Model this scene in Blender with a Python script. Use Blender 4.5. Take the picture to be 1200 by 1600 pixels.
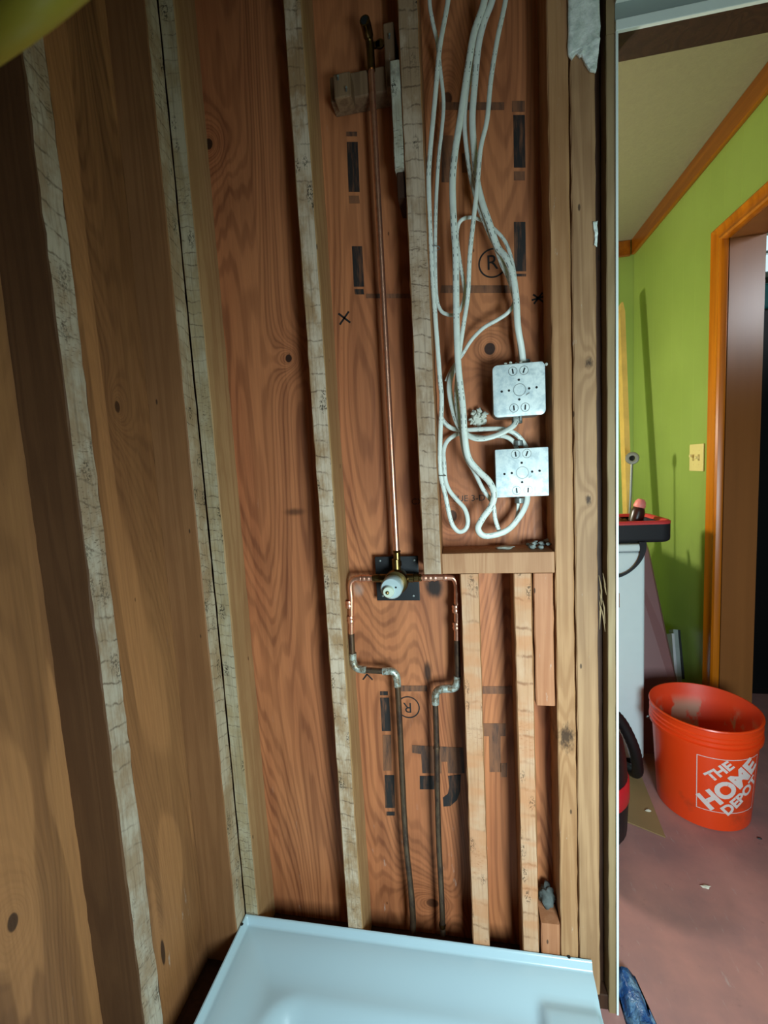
import bpy, bmesh, math, random
from mathutils import Vector, Matrix, noise as mnoise
for o in list(bpy.data.objects): bpy.data.objects.remove(o)
S = bpy.context.scene; COL = S.collection
R = math.radians
# ------------------------------------------------------------------ camera
FPX = 695.0; CAM = Vector((0.599, -0.96, 1.27))
yaw, pit, rol = R(10.2), R(5.9), R(3.158)
fwd = Vector((-math.sin(yaw)*math.cos(pit), math.cos(yaw)*math.cos(pit), -math.sin(pit)))
rt = fwd.cross(Vector((0, 0, 1))).normalized(); dn = fwd.cross(rt)
cr, sr = math.cos(rol), math.sin(rol)
AX = cr*rt + sr*dn; AY = -sr*rt + cr*dn
cam = bpy.data.cameras.new('camera'); camo = bpy.data.objects.new('camera', cam); COL.objects.link(camo)
cam.sensor_fit = 'VERTICAL'; cam.sensor_height = 36; cam.sensor_width = 27
cam.lens = FPX/1600*36; cam.clip_start = 0.02
camo.matrix_world = Matrix(((AX.x, -AY.x, -fwd.x, CAM.x), (AX.y, -AY.y, -fwd.y, CAM.y), (AX.z, -AY.z, -fwd.z, CAM.z), (0, 0, 0, 1)))
cam.dof.use_dof = True; cam.dof.focus_distance = 1.05; cam.dof.aperture_fstop = 9
S.camera = camo
# ------------------------------------------------------------------ light
w = bpy.data.worlds.new('world'); S.world = w; w.use_nodes = True
w.node_tree.nodes['Background'].inputs[0].default_value = (0.75, 0.9, 1.0, 1)
w.node_tree.nodes['Background'].inputs[1].default_value = 0.012
def area(name, loc, tgt, sx, sy, power, col, spread=180):
    l = bpy.data.lights.new(name, 'AREA'); l.shape = 'RECTANGLE'; l.size = sx; l.size_y = sy
    l.energy = power; l.color = col; l.spread = R(spread)
    o = bpy.data.objects.new(name, l); COL.objects.link(o); o.location = loc
    o.rotation_euler = (Vector(tgt)-Vector(loc)).to_track_quat('-Z', 'Y').to_euler(); return o
area('daylight_window', (1.08, -1.18, 0.90), (0.90, 0.0, 0.42), 0.34, 0.5, 21, (0.70, 0.93, 1.0), 150)
area('added_highlight_strip', (1.25, -1.55, 1.80), (0.45, 0.04, 1.65), 0.05, 1.2, 1.0, (0.74, 0.95, 1.0), 120)  # unseen strip light added for the highlight on the copper riser
lp = bpy.data.lights.new('room_lamp', 'POINT'); lp.energy = 40; lp.color = (1.0, 0.93, 0.82); lp.shadow_soft_size = 0.06
lo = bpy.data.objects.new('room_lamp', lp); COL.objects.link(lo); lo.location = (0.35, 1.15, 1.38)
area('added_jamb_light', (2.7, -0.7, 2.2), (1.66, 1.0, 2.05), 0.3, 0.3, 0.7, (0.85, 0.93, 1.0), 34)  # unseen narrow light added to brighten the top of the far jamb
S.view_settings.view_transform = 'Standard'; S.view_settings.look = 'None'
S.view_settings.gamma = 1; S.view_settings.use_curve_mapping = False
S.view_settings.exposure = 0.0
# ------------------------------------------------------------------ helpers
def ray(u, v): return AX*((u-600)/FPX) + AY*((v-800)/FPX) + fwd
def at(u, v, y):                       # a photo pixel to a point on the real plane Y = y
    r = ray(u, v); return CAM + r*((y-CAM.y)/r.y)
def gnd(u, v, z=0.0):
    r = ray(u, v); return CAM + r*((z-CAM.z)/r.z)
def srgb(r, g, b):
    f = lambda c: (c/255/12.92 if c/255 <= .04045 else ((c/255+.055)/1.055)**2.4)
    return (f(r), f(g), f(b), 1)
class NT:
    def __init__(s, name):
        s.m = bpy.data.materials.new(name); s.m.use_nodes = True; s.t = s.m.node_tree
        s.b = s.t.nodes['Principled BSDF']; s.co = s.n('ShaderNodeTexCoord').outputs['Object']
    def n(s, k): return s.t.nodes.new(k)
    def put(s, v, sock):
        if hasattr(v, 'is_output'): s.t.links.new(v, sock)
        else: sock.default_value = v
    def mapp(s, sc=(1, 1, 1), loc=(0, 0, 0), v=None, rot=(0, 0, 0)):
        m = s.n('ShaderNodeMapping'); s.put(v or s.co, m.inputs[0]); m.inputs['Scale'].default_value = sc
        m.inputs['Location'].default_value = loc; m.inputs['Rotation'].default_value = rot; return m.outputs[0]
    def noise(s, v, sc=5, d=3, r=.55, dist=0):
        m = s.n('ShaderNodeTexNoise'); s.put(v, m.inputs['Vector']); m.inputs['Scale'].default_value = sc
        m.inputs['Detail'].default_value = d; m.inputs['Roughness'].default_value = r; m.inputs['Distortion'].default_value = dist
        return m.outputs['Fac']
    def voro(s, v, sc=5):
        m = s.n('ShaderNodeTexVoronoi'); s.put(v, m.inputs['Vector']); m.inputs['Scale'].default_value = sc; return m.outputs['Distance']
    def M(s, op, a, b=0.0, c=0.0, clamp=False):
        m = s.n('ShaderNodeMath'); m.operation = op; m.use_clamp = clamp
        s.put(a, m.inputs[0]); s.put(b, m.inputs[1]); s.put(c, m.inputs[2]); return m.outputs[0]
    def ss(s, v, a, b, lo=0.0, hi=1.0):
        m = s.n('ShaderNodeMapRange'); m.interpolation_type = 'SMOOTHSTEP'; s.put(v, m.inputs[0])
        for i, q in enumerate((a, b, lo, hi)): m.inputs[i+1].default_value = q
        return m.outputs[0]
    def mix(s, f, a, b, mode='MIX'):
        m = s.n('ShaderNodeMix'); m.data_type = 'RGBA'; m.blend_type = mode
        s.put(f, m.inputs[0]); s.put(a, m.inputs[6]); s.put(b, m.inputs[7]); return m.outputs[2]
    def xyz(s, v=None):
        m = s.n('ShaderNodeSeparateXYZ'); s.put(v or s.co, m.inputs[0]); return m.outputs
    def vec(s, op, a, b):
        m = s.n('ShaderNodeVectorMath'); m.operation = op; s.put(a, m.inputs[0]); s.put(b, m.inputs[1]); return m
    def bump(s, h, st=.3, d=.002):
        m = s.n('ShaderNodeBump'); m.inputs['Strength'].default_value = st; m.inputs['Distance'].default_value = d
        s.put(h, m.inputs['Height']); s.t.links.new(m.outputs[0], s.b.inputs['Normal'])
    def fin(s, col, rough=.6, metal=0.0, spec=None):
        s.put(col, s.b.inputs['Base Color']); s.put(rough, s.b.inputs['Roughness']); s.put(metal, s.b.inputs['Metallic'])
        if spec is not None: s.b.inputs['Specular IOR Level'].default_value = spec
        return s.m
def plain(name, col, rough=.5, metal=0.0, var=.12, sc=30, bump=0.0, spec=None):
    t = NT(name); n = t.noise(t.co, sc, 4)
    c = t.mix(n, tuple(x*(1-var) for x in col[:3])+(1,), tuple(min(1, x*(1+var)) for x in col[:3])+(1,))
    if bump: t.bump(n, bump, .002)
    return t.fin(c, rough, metal, spec)
def plywood(name, c1, c2, c3, seed, spots=(), along='x', flame=0.0):
    t = NT(name); sc = (4.5, 4.5, .62)
    base = t.mapp(sc, (seed, seed*.3, seed*.7))
    low = t.noise(base, 1.0, 1.2, .4, .35)
    val = low; col_sp = []
    for (x, z, rx, rz, col, st, soft) in spots:
        if along == 'x': d = t.vec('SUBTRACT', t.co, (x, 0, z)).outputs[0]; d = t.vec('MULTIPLY', d, (1/rx, 0, 1/rz)).outputs[0]
        else: d = t.vec('SUBTRACT', t.co, (0, x, z)).outputs[0]; d = t.vec('MULTIPLY', d, (0, 1/rx, 1/rz)).outputs[0]
        m = t.n('ShaderNodeVectorMath'); m.operation = 'LENGTH'; t.put(d, m.inputs[0]); L = m.outputs['Value']
        col_sp.append((L, col, st, soft))
        if soft < .4:   # a knot: rings bend round it
            val = t.M('ADD', val, t.M('MULTIPLY', t.M('POWER', 2.718, t.M('MULTIPLY', L, -.33)), .28))
    val = t.M('ADD', val, t.M('MULTIPLY', t.noise(t.mapp((34, 34, 3.0), (0, seed, 0)), 1.0, 2, .5), .035))
    r1 = t.ss(t.M('SINE', t.M('MULTIPLY', val, 88.0)), -.9, 1.0); r2 = t.ss(t.M('SINE', t.M('MULTIPLY', val, 300.0)), -.3, 1.0)
    rings = t.M('ADD', t.M('MULTIPLY', r1, .55), t.M('MULTIPLY', r2, .75))
    fib = t.noise(t.mapp((180, 180, 5)), 1.0, 3, .6)
    fib2 = t.noise(t.mapp((38, 38, 1.3), (seed, 0, 0)), 1.0, 4, .65)
    blot = t.noise(t.mapp((3, 3, 1.4), (0, seed, 0)), 1.0, 3, .6)
    c = t.mix(t.ss(blot, .3, .7), c1, c2)
    rmask = t.M('MULTIPLY', rings, t.ss(t.noise(t.mapp((2, 2, .5), (seed*2, 1, 0)), 1.3, 2), .3, .62, .22, .62))
    c = t.mix(rmask, c, c3)
    if flame:
        f = t.M('MULTIPLY', t.ss(t.noise(t.mapp((9, 9, .8), (seed, 5, 2)), 1.0, 2, .5, .6), .53, .56), flame)
        c = t.mix(f, c, tuple(min(1, x*1.9) for x in c1[:3])+(1,))
    c = t.mix(t.ss(fib, .35, .7, 0, .22), c, c3)
    c = t.mix(t.ss(fib2, .3, .75, .0, .35), c, tuple(x*1.25 for x in c1[:3])+(1,))
    specks = t.M('MULTIPLY', t.ss(t.voro(t.mapp((22, 22, 9), (seed, 0, 0)), 1.0), .05, .03), t.ss(t.noise(t.co, 5, 2), .5, .62))
    c = t.mix(t.M('MULTIPLY', specks, .75), c, srgb(70, 40, 25))
    scuff = t.ss(t.noise(t.mapp((60, 60, 14), (9, seed, 0)), 1.0, 4, .7), .66, .78)
    zz = t.xyz()[2]; scuff = t.M('MULTIPLY', scuff, t.ss(zz, .55, .0, .12, 1.0))
    c = t.mix(t.M('MULTIPLY', scuff, .7), c, srgb(205, 190, 178))
    wob = t.noise(t.mapp((40, 40, 14)), 1.0, 4, .7)
    for (L, col, st, soft) in col_sp:
        LL = t.M('ADD', L, t.M('MULTIPLY', t.M('SUBTRACT', wob, .5), .9 if soft > .3 else .25))
        c = t.mix(t.ss(LL, 1.0+soft, 1.0-soft, 0, st), c, col)
    t.bump(t.M('ADD', rings, fib), .12, .0008)
    return t.fin(c, t.ss(fib, .2, .8, .5, .68), 0, .35)
def studmat(name, wood, pale, dark, amt=.6, band=.038, axis=0, seed=0, marks=1.0, orange=0.0):
    """sawn stud edge: plaster-whitened face, dark lath lines across it, specks of old nails"""
    t = NT(name); X, Y, Z = t.xyz()
    across = X if axis == 0 else Y
    fib = t.noise(t.mapp((240, 240, 7), (seed, 0, 0)), 1.0, 3, .6)
    patch = t.noise(t.mapp((14, 14, 7), (seed, seed, 0)), 1.0, 5, .68)
    wav = t.noise(t.mapp((30, 30, 12), (0, 0, seed)), 1.0, 3, .6)
    c = t.mix(t.M('MULTIPLY', t.ss(patch, .40, .62), amt), wood, pale)
    c = t.mix(t.ss(fib, .45, .75, 0, .4), c, dark)
    zz = t.M('ADD', Z, t.M('ADD', t.M('MULTIPLY', t.M('SUBTRACT', wav, .5), .024), t.M('MULTIPLY', across, .12 if axis == 0 else .28)))
    saw = t.M('ABSOLUTE', t.M('SINE', t.M('MULTIPLY', zz, math.pi/band)))
    bmask = t.ss(t.noise(t.mapp((3, 3, 2.6), (seed*3, 0, 0)), 1.0, 2), .36, .56, .1, .85)
    line = t.M('MULTIPLY', t.ss(saw, .26, .02), t.M('MULTIPLY', bmask, t.ss(t.noise(t.mapp((60, 60, 26), (seed, 9, 0)), 1.0, 3, .7), .36, .6, .1, .8)))
    c = t.mix(line, c, tuple(x*.75 for x in dark[:3])+(1,))
    fine = t.M('MULTIPLY', t.ss(t.noise(t.mapp((90, 90, 330), (0, seed, 0)), 1.0, 2, .6), .56, .68), t.ss(t.noise(t.mapp((2, 2, 4.5), (seed, 7, 0)), 1.0, 1), .5, .6))
    c = t.mix(t.M('MULTIPLY', fine, .7), c, dark)
    if orange: c = t.mix(t.M('MULTIPLY', t.ss(t.noise(t.mapp((6, 6, 22), (1, seed, 0)), 1.0, 2), .45, .62), orange), c, srgb(196, 128, 84))
    cl = t.ss(t.voro(t.mapp((28, 28, 12), (seed, 0, 3)), 1.0), .30, .16)
    sc = t.ss(t.noise(t.mapp((260, 260, 190), (seed, 0, 0)), 1.0, 3, .7), .50, .56)
    c = t.mix(t.M('MULTIPLY', t.M('MULTIPLY', cl, sc), .85*marks), c, srgb(38, 30, 24))
    t.bump(t.M('SUBTRACT', t.M('ADD', fib, patch), line), .35, .0012)
    return t.fin(c, .75, 0, .25)
def sidewood(name, c1, c2, seed=0, scuffs=0.0, knots=()):
    t = NT(name); n = t.noise(t.mapp((14, 14, .7), (seed, 0, 0)), 1.0, 2, .5, .3)
    v = n
    Ls = []
    for (x, z, r) in knots:
        d = t.vec('MULTIPLY', t.vec('SUBTRACT', t.co, (x, 0, z)).outputs[0], (1/r, 0, .6/r)).outputs[0]
        m = t.n('ShaderNodeVectorMath'); m.operation = 'LENGTH'; t.put(d, m.inputs[0]); L = m.outputs['Value']; Ls.append(L)
        v = t.M('ADD', v, t.M('MULTIPLY', t.M('POWER', 2.718, t.M('MULTIPLY', L, -.5)), .35))
    g = t.ss(t.M('SINE', t.M('MULTIPLY', v, 60.0)), -.8, 1)
    f = t.noise(t.mapp((260, 260, 6), (0, seed, 0)), 1.0, 3, .6)
    b = t.noise(t.mapp((5, 5, 2.2), (seed, 0, 0)), 1.0, 4, .6)
    c = t.mix(t.M('MULTIPLY', g, .45), c1, c2); c = t.mix(t.ss(f, .4, .75, 0, .4), c, c2)
    c = t.mix(t.ss(b, .35, .7, 0, .4), c, tuple(x*.8 for x in c2[:3])+(1,))
    for L in Ls: c = t.mix(t.ss(t.M('ADD', L, t.M('MULTIPLY', t.M('SUBTRACT', t.noise(t.mapp((120, 120, 50)), 1.0, 4, .7), .5), 2.4)), 1.1, .2, 0, .9), c, srgb(52, 32, 20))
    nl = t.ss(t.voro(t.mapp((20, 20, 7), (seed, 2, 3)), 1.0), .055, .035)
    c = t.mix(t.M('MULTIPLY', nl, .8), c, srgb(45, 32, 24))
    if scuffs:
        s_ = t.ss(t.noise(t.mapp((90, 90, 22), (seed, 4, 0)), 1.0, 5, .75), .62, .74)
        s2 = t.ss(t.noise(t.mapp((4, 4, 2.5), (4, seed, 0)), 1.0, 2), .42, .6)
        c = t.mix(t.M('MULTIPLY', t.M('MULTIPLY', s_, s2), scuffs), c, srgb(215, 215, 205))
    t.bump(t.M('ADD', g, f), .15, .001)
    return t.fin(c, .62, 0, .3)

def tag(o, label=None, cat=None, group=None, kind=None):
    if label: o['label'] = label
    if cat: o['category'] = cat
    if group: o['group'] = group
    if kind: o['kind'] = kind
    return o
def root(name, loc, label, cat, group=None):
    o = bpy.data.objects.new(name, None); COL.objects.link(o); o.location = loc; o.empty_display_size = .05
    return tag(o, label, cat, group)
BASE = {}
def absloc(p):
    v = Vector((0, 0, 0))
    while p is not None: v = v + p.location; p = p.parent
    return v
def link(name, me, mats, parent=None, smooth=False, loc=None):
    """mesh data in world coordinates; the object's origin is put at loc (or the parent's)"""
    for m in (mats if isinstance(mats, (list, tuple)) else [mats]): me.materials.append(m)
    o = bpy.data.objects.new(name, me); COL.objects.link(o)
    base = absloc(parent)
    if loc is not None: o.location = Vector(loc)-base; base = Vector(loc)
    me.transform(Matrix.Translation(-base))
    if parent: o.parent = parent
    if smooth:
        for p in me.polygons: p.use_smooth = True
    return o
def pyd(v, f):
    me = bpy.data.meshes.new('m'); me.from_pydata([tuple(x) for x in v], [], f); me.update(); return me
def fixn(me):
    b = bmesh.new(); b.from_mesh(me); bmesh.ops.recalc_face_normals(b, faces=b.faces); b.to_mesh(me); b.free(); return me
def boxm(x0, x1, y0, y1, z0, z1, bev=0.0, seg=2):
    b = bmesh.new(); bmesh.ops.create_cube(b, size=1)
    for v in b.verts: v.co = ((x0+x1)/2+v.co.x*(x1-x0), (y0+y1)/2+v.co.y*(y1-y0), (z0+z1)/2+v.co.z*(z1-z0))
    if bev: bmesh.ops.bevel(b, geom=list(b.edges), offset=bev, segments=seg, profile=.5, affect='EDGES')
    me = bpy.data.meshes.new('m'); b.to_mesh(me); b.free(); return me
def box(name, x0, x1, y0, y1, z0, z1, mat, parent=None, bev=0.0, seg=2, loc=None):
    return link(name, boxm(x0, x1, y0, y1, z0, z1, bev, seg), mat, parent, False, loc)
def join(*ms):
    b = bmesh.new()
    for m in ms: b.from_mesh(m)
    me = bpy.data.meshes.new('m'); b.to_mesh(me); b.free(); return me
def board(name, x0, x1, y0, y1, z0, z1, mats, parent, face='-y', label=None, jit=.0008, step=.03, seed=1, lean=(0, 0)):
    """a sawn board standing along Z, with slightly uneven arrises; face gets mats[0], the rest mats[1]"""
    rnd = random.Random(seed); n = max(2, int((z1-z0)/step)); c = min(.0022, (x1-x0)*.1)
    vs, fs, idx = [], [], []
    prof = [(x0+c, y0), (x1-c, y0), (x1, y0+c), (x1, y1), (x0, y1), (x0, y0+c)] if face == '-y' else \
           [(x0, y0), (x1-c, y0), (x1, y0+c), (x1, y1-c), (x1-c, y1), (x0, y1)]
    k = len(prof)
    for i in range(n+1):
        z = z0+(z1-z0)*i/n; q = (z-z0)/(z1-z0)
        for (x, y) in prof:
            jx = rnd.uniform(-jit, jit) if 0 < i < n else 0
            vs.append((x+jx+lean[0]*q, y+abs(rnd.uniform(0, jit))+lean[1]*q, z))
    for i in range(n):
        for j in range(k):
            a = i*k+j; b_ = i*k+(j+1) % k; fs.append((a, b_, b_+k, a+k))
            idx.append(0 if (j == 0 if face == '-y' else j == 2) else 1)
    fs.append(tuple(range(k))[::-1]); idx.append(1); fs.append(tuple(range(n*k, n*k+k))); idx.append(1)
    me = pyd(vs, fs)
    for p, i in zip(me.polygons, idx): p.material_index = i
    o = link(name, fixn(me), mats, parent)
    if label: o['label'] = label
    return o
def catmull(pts, n=6):
    pts = [Vector(p) for p in pts]
    if len(pts) < 3: return pts
    P = [pts[0]*2-pts[1]]+pts+[pts[-1]*2-pts[-2]]; out = []
    for i in range(1, len(P)-2):
        a, b, c, d = P[i-1:i+3]
        for k in range(n):
            t = k/n
            out.append(.5*((2*b)+(c-a)*t+(2*a-5*b+4*c-d)*t*t+(3*b-a-3*c+d)*t**3))
    out.append(pts[-1]); return out
def tubem(pts, r, seg=10, flat=None, cap=True):
    """tube along pts; r number or list; flat=(width dir, ratio) gives an oval section"""
    n = len(pts); pts = [Vector(p) for p in pts]; rr = r if isinstance(r, (list, tuple)) else [r]*n
    T = [(pts[min(i+1, n-1)]-pts[max(i-1, 0)]).normalized() for i in range(n)]
    up = Vector((0, 1, 0)) if abs(T[0].y) < .9 else Vector((1, 0, 0))
    N = (up-T[0]*up.dot(T[0])).normalized(); vs, fs, uv = [], [], []; L = 0
    for i in range(n):
        if i: L += (pts[i]-pts[i-1]).length
        N = (N-T[i]*N.dot(T[i])).normalized(); B = T[i].cross(N)
        for j in range(seg):
            a = 2*math.pi*j/seg
            s = flat if flat else 1.0
            vs.append(pts[i]+N*math.cos(a)*rr[i]*s+B*math.sin(a)*rr[i]); uv.append((L, j/seg))
    for i in range(n-1):
        for j in range(seg):
            a, b = i*seg+j, i*seg+(j+1) % seg; fs.append((a, b, b+seg, a+seg))
    ns = len(fs)
    if cap: fs += [tuple(range(seg))[::-1], tuple(range((n-1)*seg, n*seg))]
    me = pyd(vs, fs); ul = me.uv_layers.new(name='uv')
    for p in me.polygons:
        for li, vi in zip(p.loop_indices, p.vertices):
            u = uv[vi]; v = u[1]
            if p.index < ns and p.index % seg == seg-1 and vi % seg == 0: v = 1.0
            ul.data[li].uv = (u[0], v)
    return me
def lathem(prof, c, axis=(0, 0, 1), seg=32, close=True):
    """profile (radius, height) round an axis through c"""
    A = Vector(axis).normalized(); q = Vector((0, 0, 1)).rotation_difference(A); vs, fs = [], []; k = len(prof)
    for j in range(seg):
        a = 2*math.pi*j/seg
        for (r, h) in prof: vs.append(Vector(c)+q @ Vector((r*math.cos(a), r*math.sin(a), h)))
    for j in range(seg):
        for i in range(k-1):
            a = j*k+i; b = ((j+1) % seg)*k+i; fs.append((a, b, b+1, a+1))
    if close:
        if prof[0][0] > 1e-6: fs.append(tuple(j*k for j in range(seg))[::-1])
        if prof[-1][0] > 1e-6: fs.append(tuple(j*k+k-1 for j in range(seg)))
    me = pyd(vs, fs); b = bmesh.new(); b.from_mesh(me); bmesh.ops.remove_doubles(b, verts=b.verts, dist=1e-6)
    bmesh.ops.recalc_face_normals(b, faces=b.faces); b.to_mesh(me); b.free(); return me
def cyl(c, r, h, axis=(0, 0, 1), seg=24, ch=0.0):
    return lathem([(0, 0), (r-ch, 0), (r, ch), (r, h-ch), (r-ch, h), (0, h)] if ch else [(0, 0), (r, 0), (r, h), (0, h)], c, axis, seg, False)
def smooth(o, ang=40):
    me = o.data
    for p in me.polygons: p.use_smooth = True
    me.set_sharp_from_angle(angle=R(ang)); return o
def lump(c, r, seed=0, sub=3, amp=.5, fr=2.0, sc=(1, 1, 1)):
    b = bmesh.new(); bmesh.ops.create_icosphere(b, subdivisions=sub, radius=1)
    for v in b.verts:
        n = mnoise.fractal(v.co*fr+Vector((seed, seed*2, 0)), 1, 2, 4)
        v.co = v.co*(1+amp*n); v.co = Vector(c)+Vector((v.co.x*sc[0], v.co.y*sc[1], v.co.z*sc[2]))*r
    me = bpy.data.meshes.new('m'); b.to_mesh(me); b.free(); return me
def textm(s, size, shear=0.0):
    cu = bpy.data.curves.new('t', 'FONT'); cu.body = s; cu.size = size; cu.align_x = 'CENTER'; cu.align_y = 'CENTER'; cu.shear = shear
    o = bpy.data.objects.new('t', cu); me = bpy.data.meshes.new_from_object(o)
    bpy.data.objects.remove(o); bpy.data.curves.remove(cu); me.materials.clear(); return me
def slab(poly, y, th=.0006):
    """thin flat print: polygon of (x, z) in front of plane Y=y"""
    n = len(poly); vs = [(x, y-th, z) for x, z in poly]+[(x, y, z) for x, z in poly]
    fs = [tuple(range(n)), tuple(range(n, 2*n))[::-1]]+[(i, (i+1) % n, n+(i+1) % n, n+i) for i in range(n)]
    return fixn(pyd(vs, fs))

# ------------------------------------------------------------------ materials
KN = srgb(40, 20, 13); SOOT = srgb(14, 9, 7)
def P2(u, v, y=.089): q = at(u, v, y); return q.x, q.z
spots = [(*P2(765, 545), .012, .013, KN, .95, .12), (*P2(451, 560), .008, .009, KN, .95, .12), (*P2(326, 225), .010, .012, KN, .95, .12),
         (*P2(707, 806), .010, .013, KN, .8, .15), (*P2(676, 1411), .016, .012, KN, .75, .2), (*P2(698, 155), .011, .014, KN, .8, .15),
         (*P2(679, 917), .020, .024, SOOT, .95, .5), (*P2(668, 1050), .009, .026, SOOT, .85, .5), (*P2(560, 922), .012, .014, srgb(190, 165, 150), .45, .6),
         (*P2(460, 800), .022, .008, SOOT, .65, .7)]
PLYB = plywood('plywood_back', srgb(200, 126, 80), srgb(176, 102, 64), srgb(112, 58, 34), 3.1, spots)
lspots = [(-.47, .62, .008, .014, KN, .85, .15), (-.19, .23, .006, .03, KN, .85, .15), (-.50, 1.36, .010, .016, KN, .9, .15), (-.14, 1.42, .007, .012, KN, .8, .15)]
PLYL = plywood('plywood_left', srgb(156, 106, 66), srgb(136, 88, 54), srgb(88, 52, 30), 7.7, lspots, 'y', .42)
SC = studmat('stud_edge_pale', srgb(172, 136, 100), srgb(224, 202, 178), srgb(92, 66, 48), .8, .036, 0, 2)
SD = studmat('stud_edge_grey', srgb(160, 130, 102), srgb(206, 182, 160), srgb(88, 64, 48), .7, .034, 0, 5)
SA = studmat('stud_edge_left', srgb(160, 134, 108), srgb(190, 176, 158), srgb(96, 74, 56), .8, .038, 1, 8, .7)
SB = studmat('stud_edge_corner', srgb(168, 138, 106), srgb(202, 184, 160), srgb(92, 68, 50), .7, .03, 1, 11)
SB2 = studmat('stud_edge_corner_front', srgb(172, 148, 112), srgb(200, 186, 160), srgb(84, 62, 46), .65, .026, 0, 13)
SG = studmat('stud_edge_fresh', srgb(196, 148, 112), srgb(206, 168, 138), srgb(146, 94, 64), .6, .062, 0, 17, .8, .5)
SIDE = sidewood('stud_side_tan', srgb(182, 142, 98), srgb(150, 106, 68), 3)
SIDEB = sidewood('stud_side_brown', srgb(152, 104, 66), srgb(126, 82, 50), 6)
SIDED = sidewood('stud_side_dark', srgb(104, 70, 44), srgb(84, 54, 34), 9)
ECLEAN = sidewood('stud_yellow_pine', srgb(188, 140, 98), srgb(146, 98, 60), 12, .7, [(.8, .66, .022)])
ECLEAN2 = sidewood('stud_grey_pine', srgb(182, 140, 102), srgb(138, 98, 66), 15, .9, [(.853, 1.45, .008), (.85, 1.18, .007)])
JAMBW = sidewood('jamb_edge_wood', srgb(162, 136, 100), srgb(136, 108, 74), 18)
BLK = sidewood('blocking_pink_pine', srgb(190, 140, 102), srgb(160, 106, 70), 21, .25)
SCAB = sidewood('scab_orange_pine', srgb(192, 130, 92), srgb(164, 100, 64), 24, .6)
SHADEW = sidewood('shade_dark_wood', srgb(72, 44, 28), srgb(50, 30, 20), 27)  # shade of header underside, jamb gap, strip end and plate put into the colour
OLDW = sidewood('rough_old_block', srgb(150, 118, 88), srgb(96, 68, 48), 30, .5)
STRIP = studmat('plaster_strip_edge', srgb(170, 160, 140), srgb(212, 208, 192), srgb(70, 62, 54), .85, .3, 0, 33, 1.2)
WHITEP = plain('white_gloss_paint', srgb(232, 240, 236), .35, var=.05)
GREYP = plain('grey_wall_paint', srgb(150, 160, 156), .6, var=.05)
PRINT = NT('worn_black_print')
_n = PRINT.noise(PRINT.mapp((90, 90, 10)), 1.0, 4, .7)
PRINT = PRINT.fin(PRINT.mix(PRINT.ss(_n, .45, .72), srgb(34, 28, 26), srgb(112, 70, 46)), .65)
PRINTF = NT('faded_black_print')
_n = PRINTF.noise(PRINTF.mapp((50, 50, 7), (3, 0, 0)), 1.0, 5, .7)
PRINTF = PRINTF.fin(PRINTF.mix(PRINTF.ss(_n, .3, .62), srgb(66, 46, 38), srgb(136, 86, 56)), .65)
MARK = plain('black_marker', srgb(26, 20, 18), .6)

# copper etc.
t = NT('new_copper'); n = t.noise(t.mapp((30, 30, 60)), 1.0, 4)
COPPER = t.fin(t.mix(t.ss(n, .3, .75), (.95, .50, .34, 1), (.74, .31, .19, 1)), t.ss(n, .3, .8, .3, .45), .92)
t = NT('aged_copper'); n = t.noise(t.mapp((60, 60, 25)), 1.0, 5, .7)
t.bump(n, .2, .001)
OLDCU = t.fin(t.mix(t.ss(n, .42, .68), srgb(112, 88, 68), srgb(72, 54, 48)), t.ss(n, .3, .8, .34, .6), .75)
t = NT('soldered_joint'); n = t.noise(t.mapp((90, 90, 90)), 1.0, 5, .7)
t.bump(n, .5, .0015)
SOLDER = t.fin(t.mix(t.ss(n, .40, .60), srgb(128, 108, 84), srgb(192, 198, 188)), .42, .55)
t = NT('brass'); n = t.noise(t.co, 60, 3)
BRASS = t.fin(t.mix(n, srgb(150, 124, 76), srgb(92, 72, 42)), .3, 1.0)
BLKPL = plain('black_plastic', srgb(13, 13, 17), .5, var=.2)
CARTW = plain('grey_valve_plastic', srgb(176, 190, 192), .35, var=.06)
CARTC = plain('cream_valve_plastic', srgb(206, 214, 196), .35, var=.05)
t = NT('white_cable'); uvn = t.n('ShaderNodeUVMap').outputs[0]; U, V, _ = t.xyz(uvn)
dash = t.M('MULTIPLY', t.ss(t.noise(t.mapp((75, 0, 0), v=uvn), 1.0, 2), .50, .53), t.ss(t.noise(t.mapp((9, 0, 0), (4, 0, 0), v=uvn), 1.0, 1), .48, .52))
pos = t.ss(t.M('ABSOLUTE', t.M('SUBTRACT', V, .62)), .03, .02)
pos2 = t.ss(t.M('ABSOLUTE', t.M('SUBTRACT', V, .40)), .03, .02)
dirt = t.noise(t.co, 40, 3)
c = t.mix(t.ss(dirt, .5, .75, 0, .35), srgb(222, 226, 216), srgb(176, 178, 166))
CABLE = t.fin(t.mix(t.M('MULTIPLY', t.M('MULTIPLY', dash, t.M('MAXIMUM', pos, pos2)), .8), c, srgb(50, 58, 60)), .42)
t = NT('galvanised_steel'); n = t.noise(t.mapp((1, 1, 1)), 55, 4, .65); n2 = t.noise(t.co, 14, 3)
c = t.mix(t.ss(n, .35, .7), srgb(226, 234, 232), srgb(182, 196, 200)); c = t.mix(t.ss(n2, .55, .75, 0, .35), c, srgb(140, 148, 150))
t.bump(n, .12, .0008)
GALV = t.fin(c, t.ss(n, .3, .7, .3, .5), .12)
GALVD = plain('galvanised_box_side', srgb(130, 134, 130), .45, .6)
HOLE = plain('dark_hole', srgb(16, 15, 15), .8)
PLASTER = plain('plaster_lump', srgb(206, 206, 192), .9, var=.25, sc=120, bump=.4)
PAPER = NT('torn_painted_drywall'); _n = PAPER.noise(PAPER.mapp((40, 40, 40)), 1.0, 5, .7)
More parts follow.
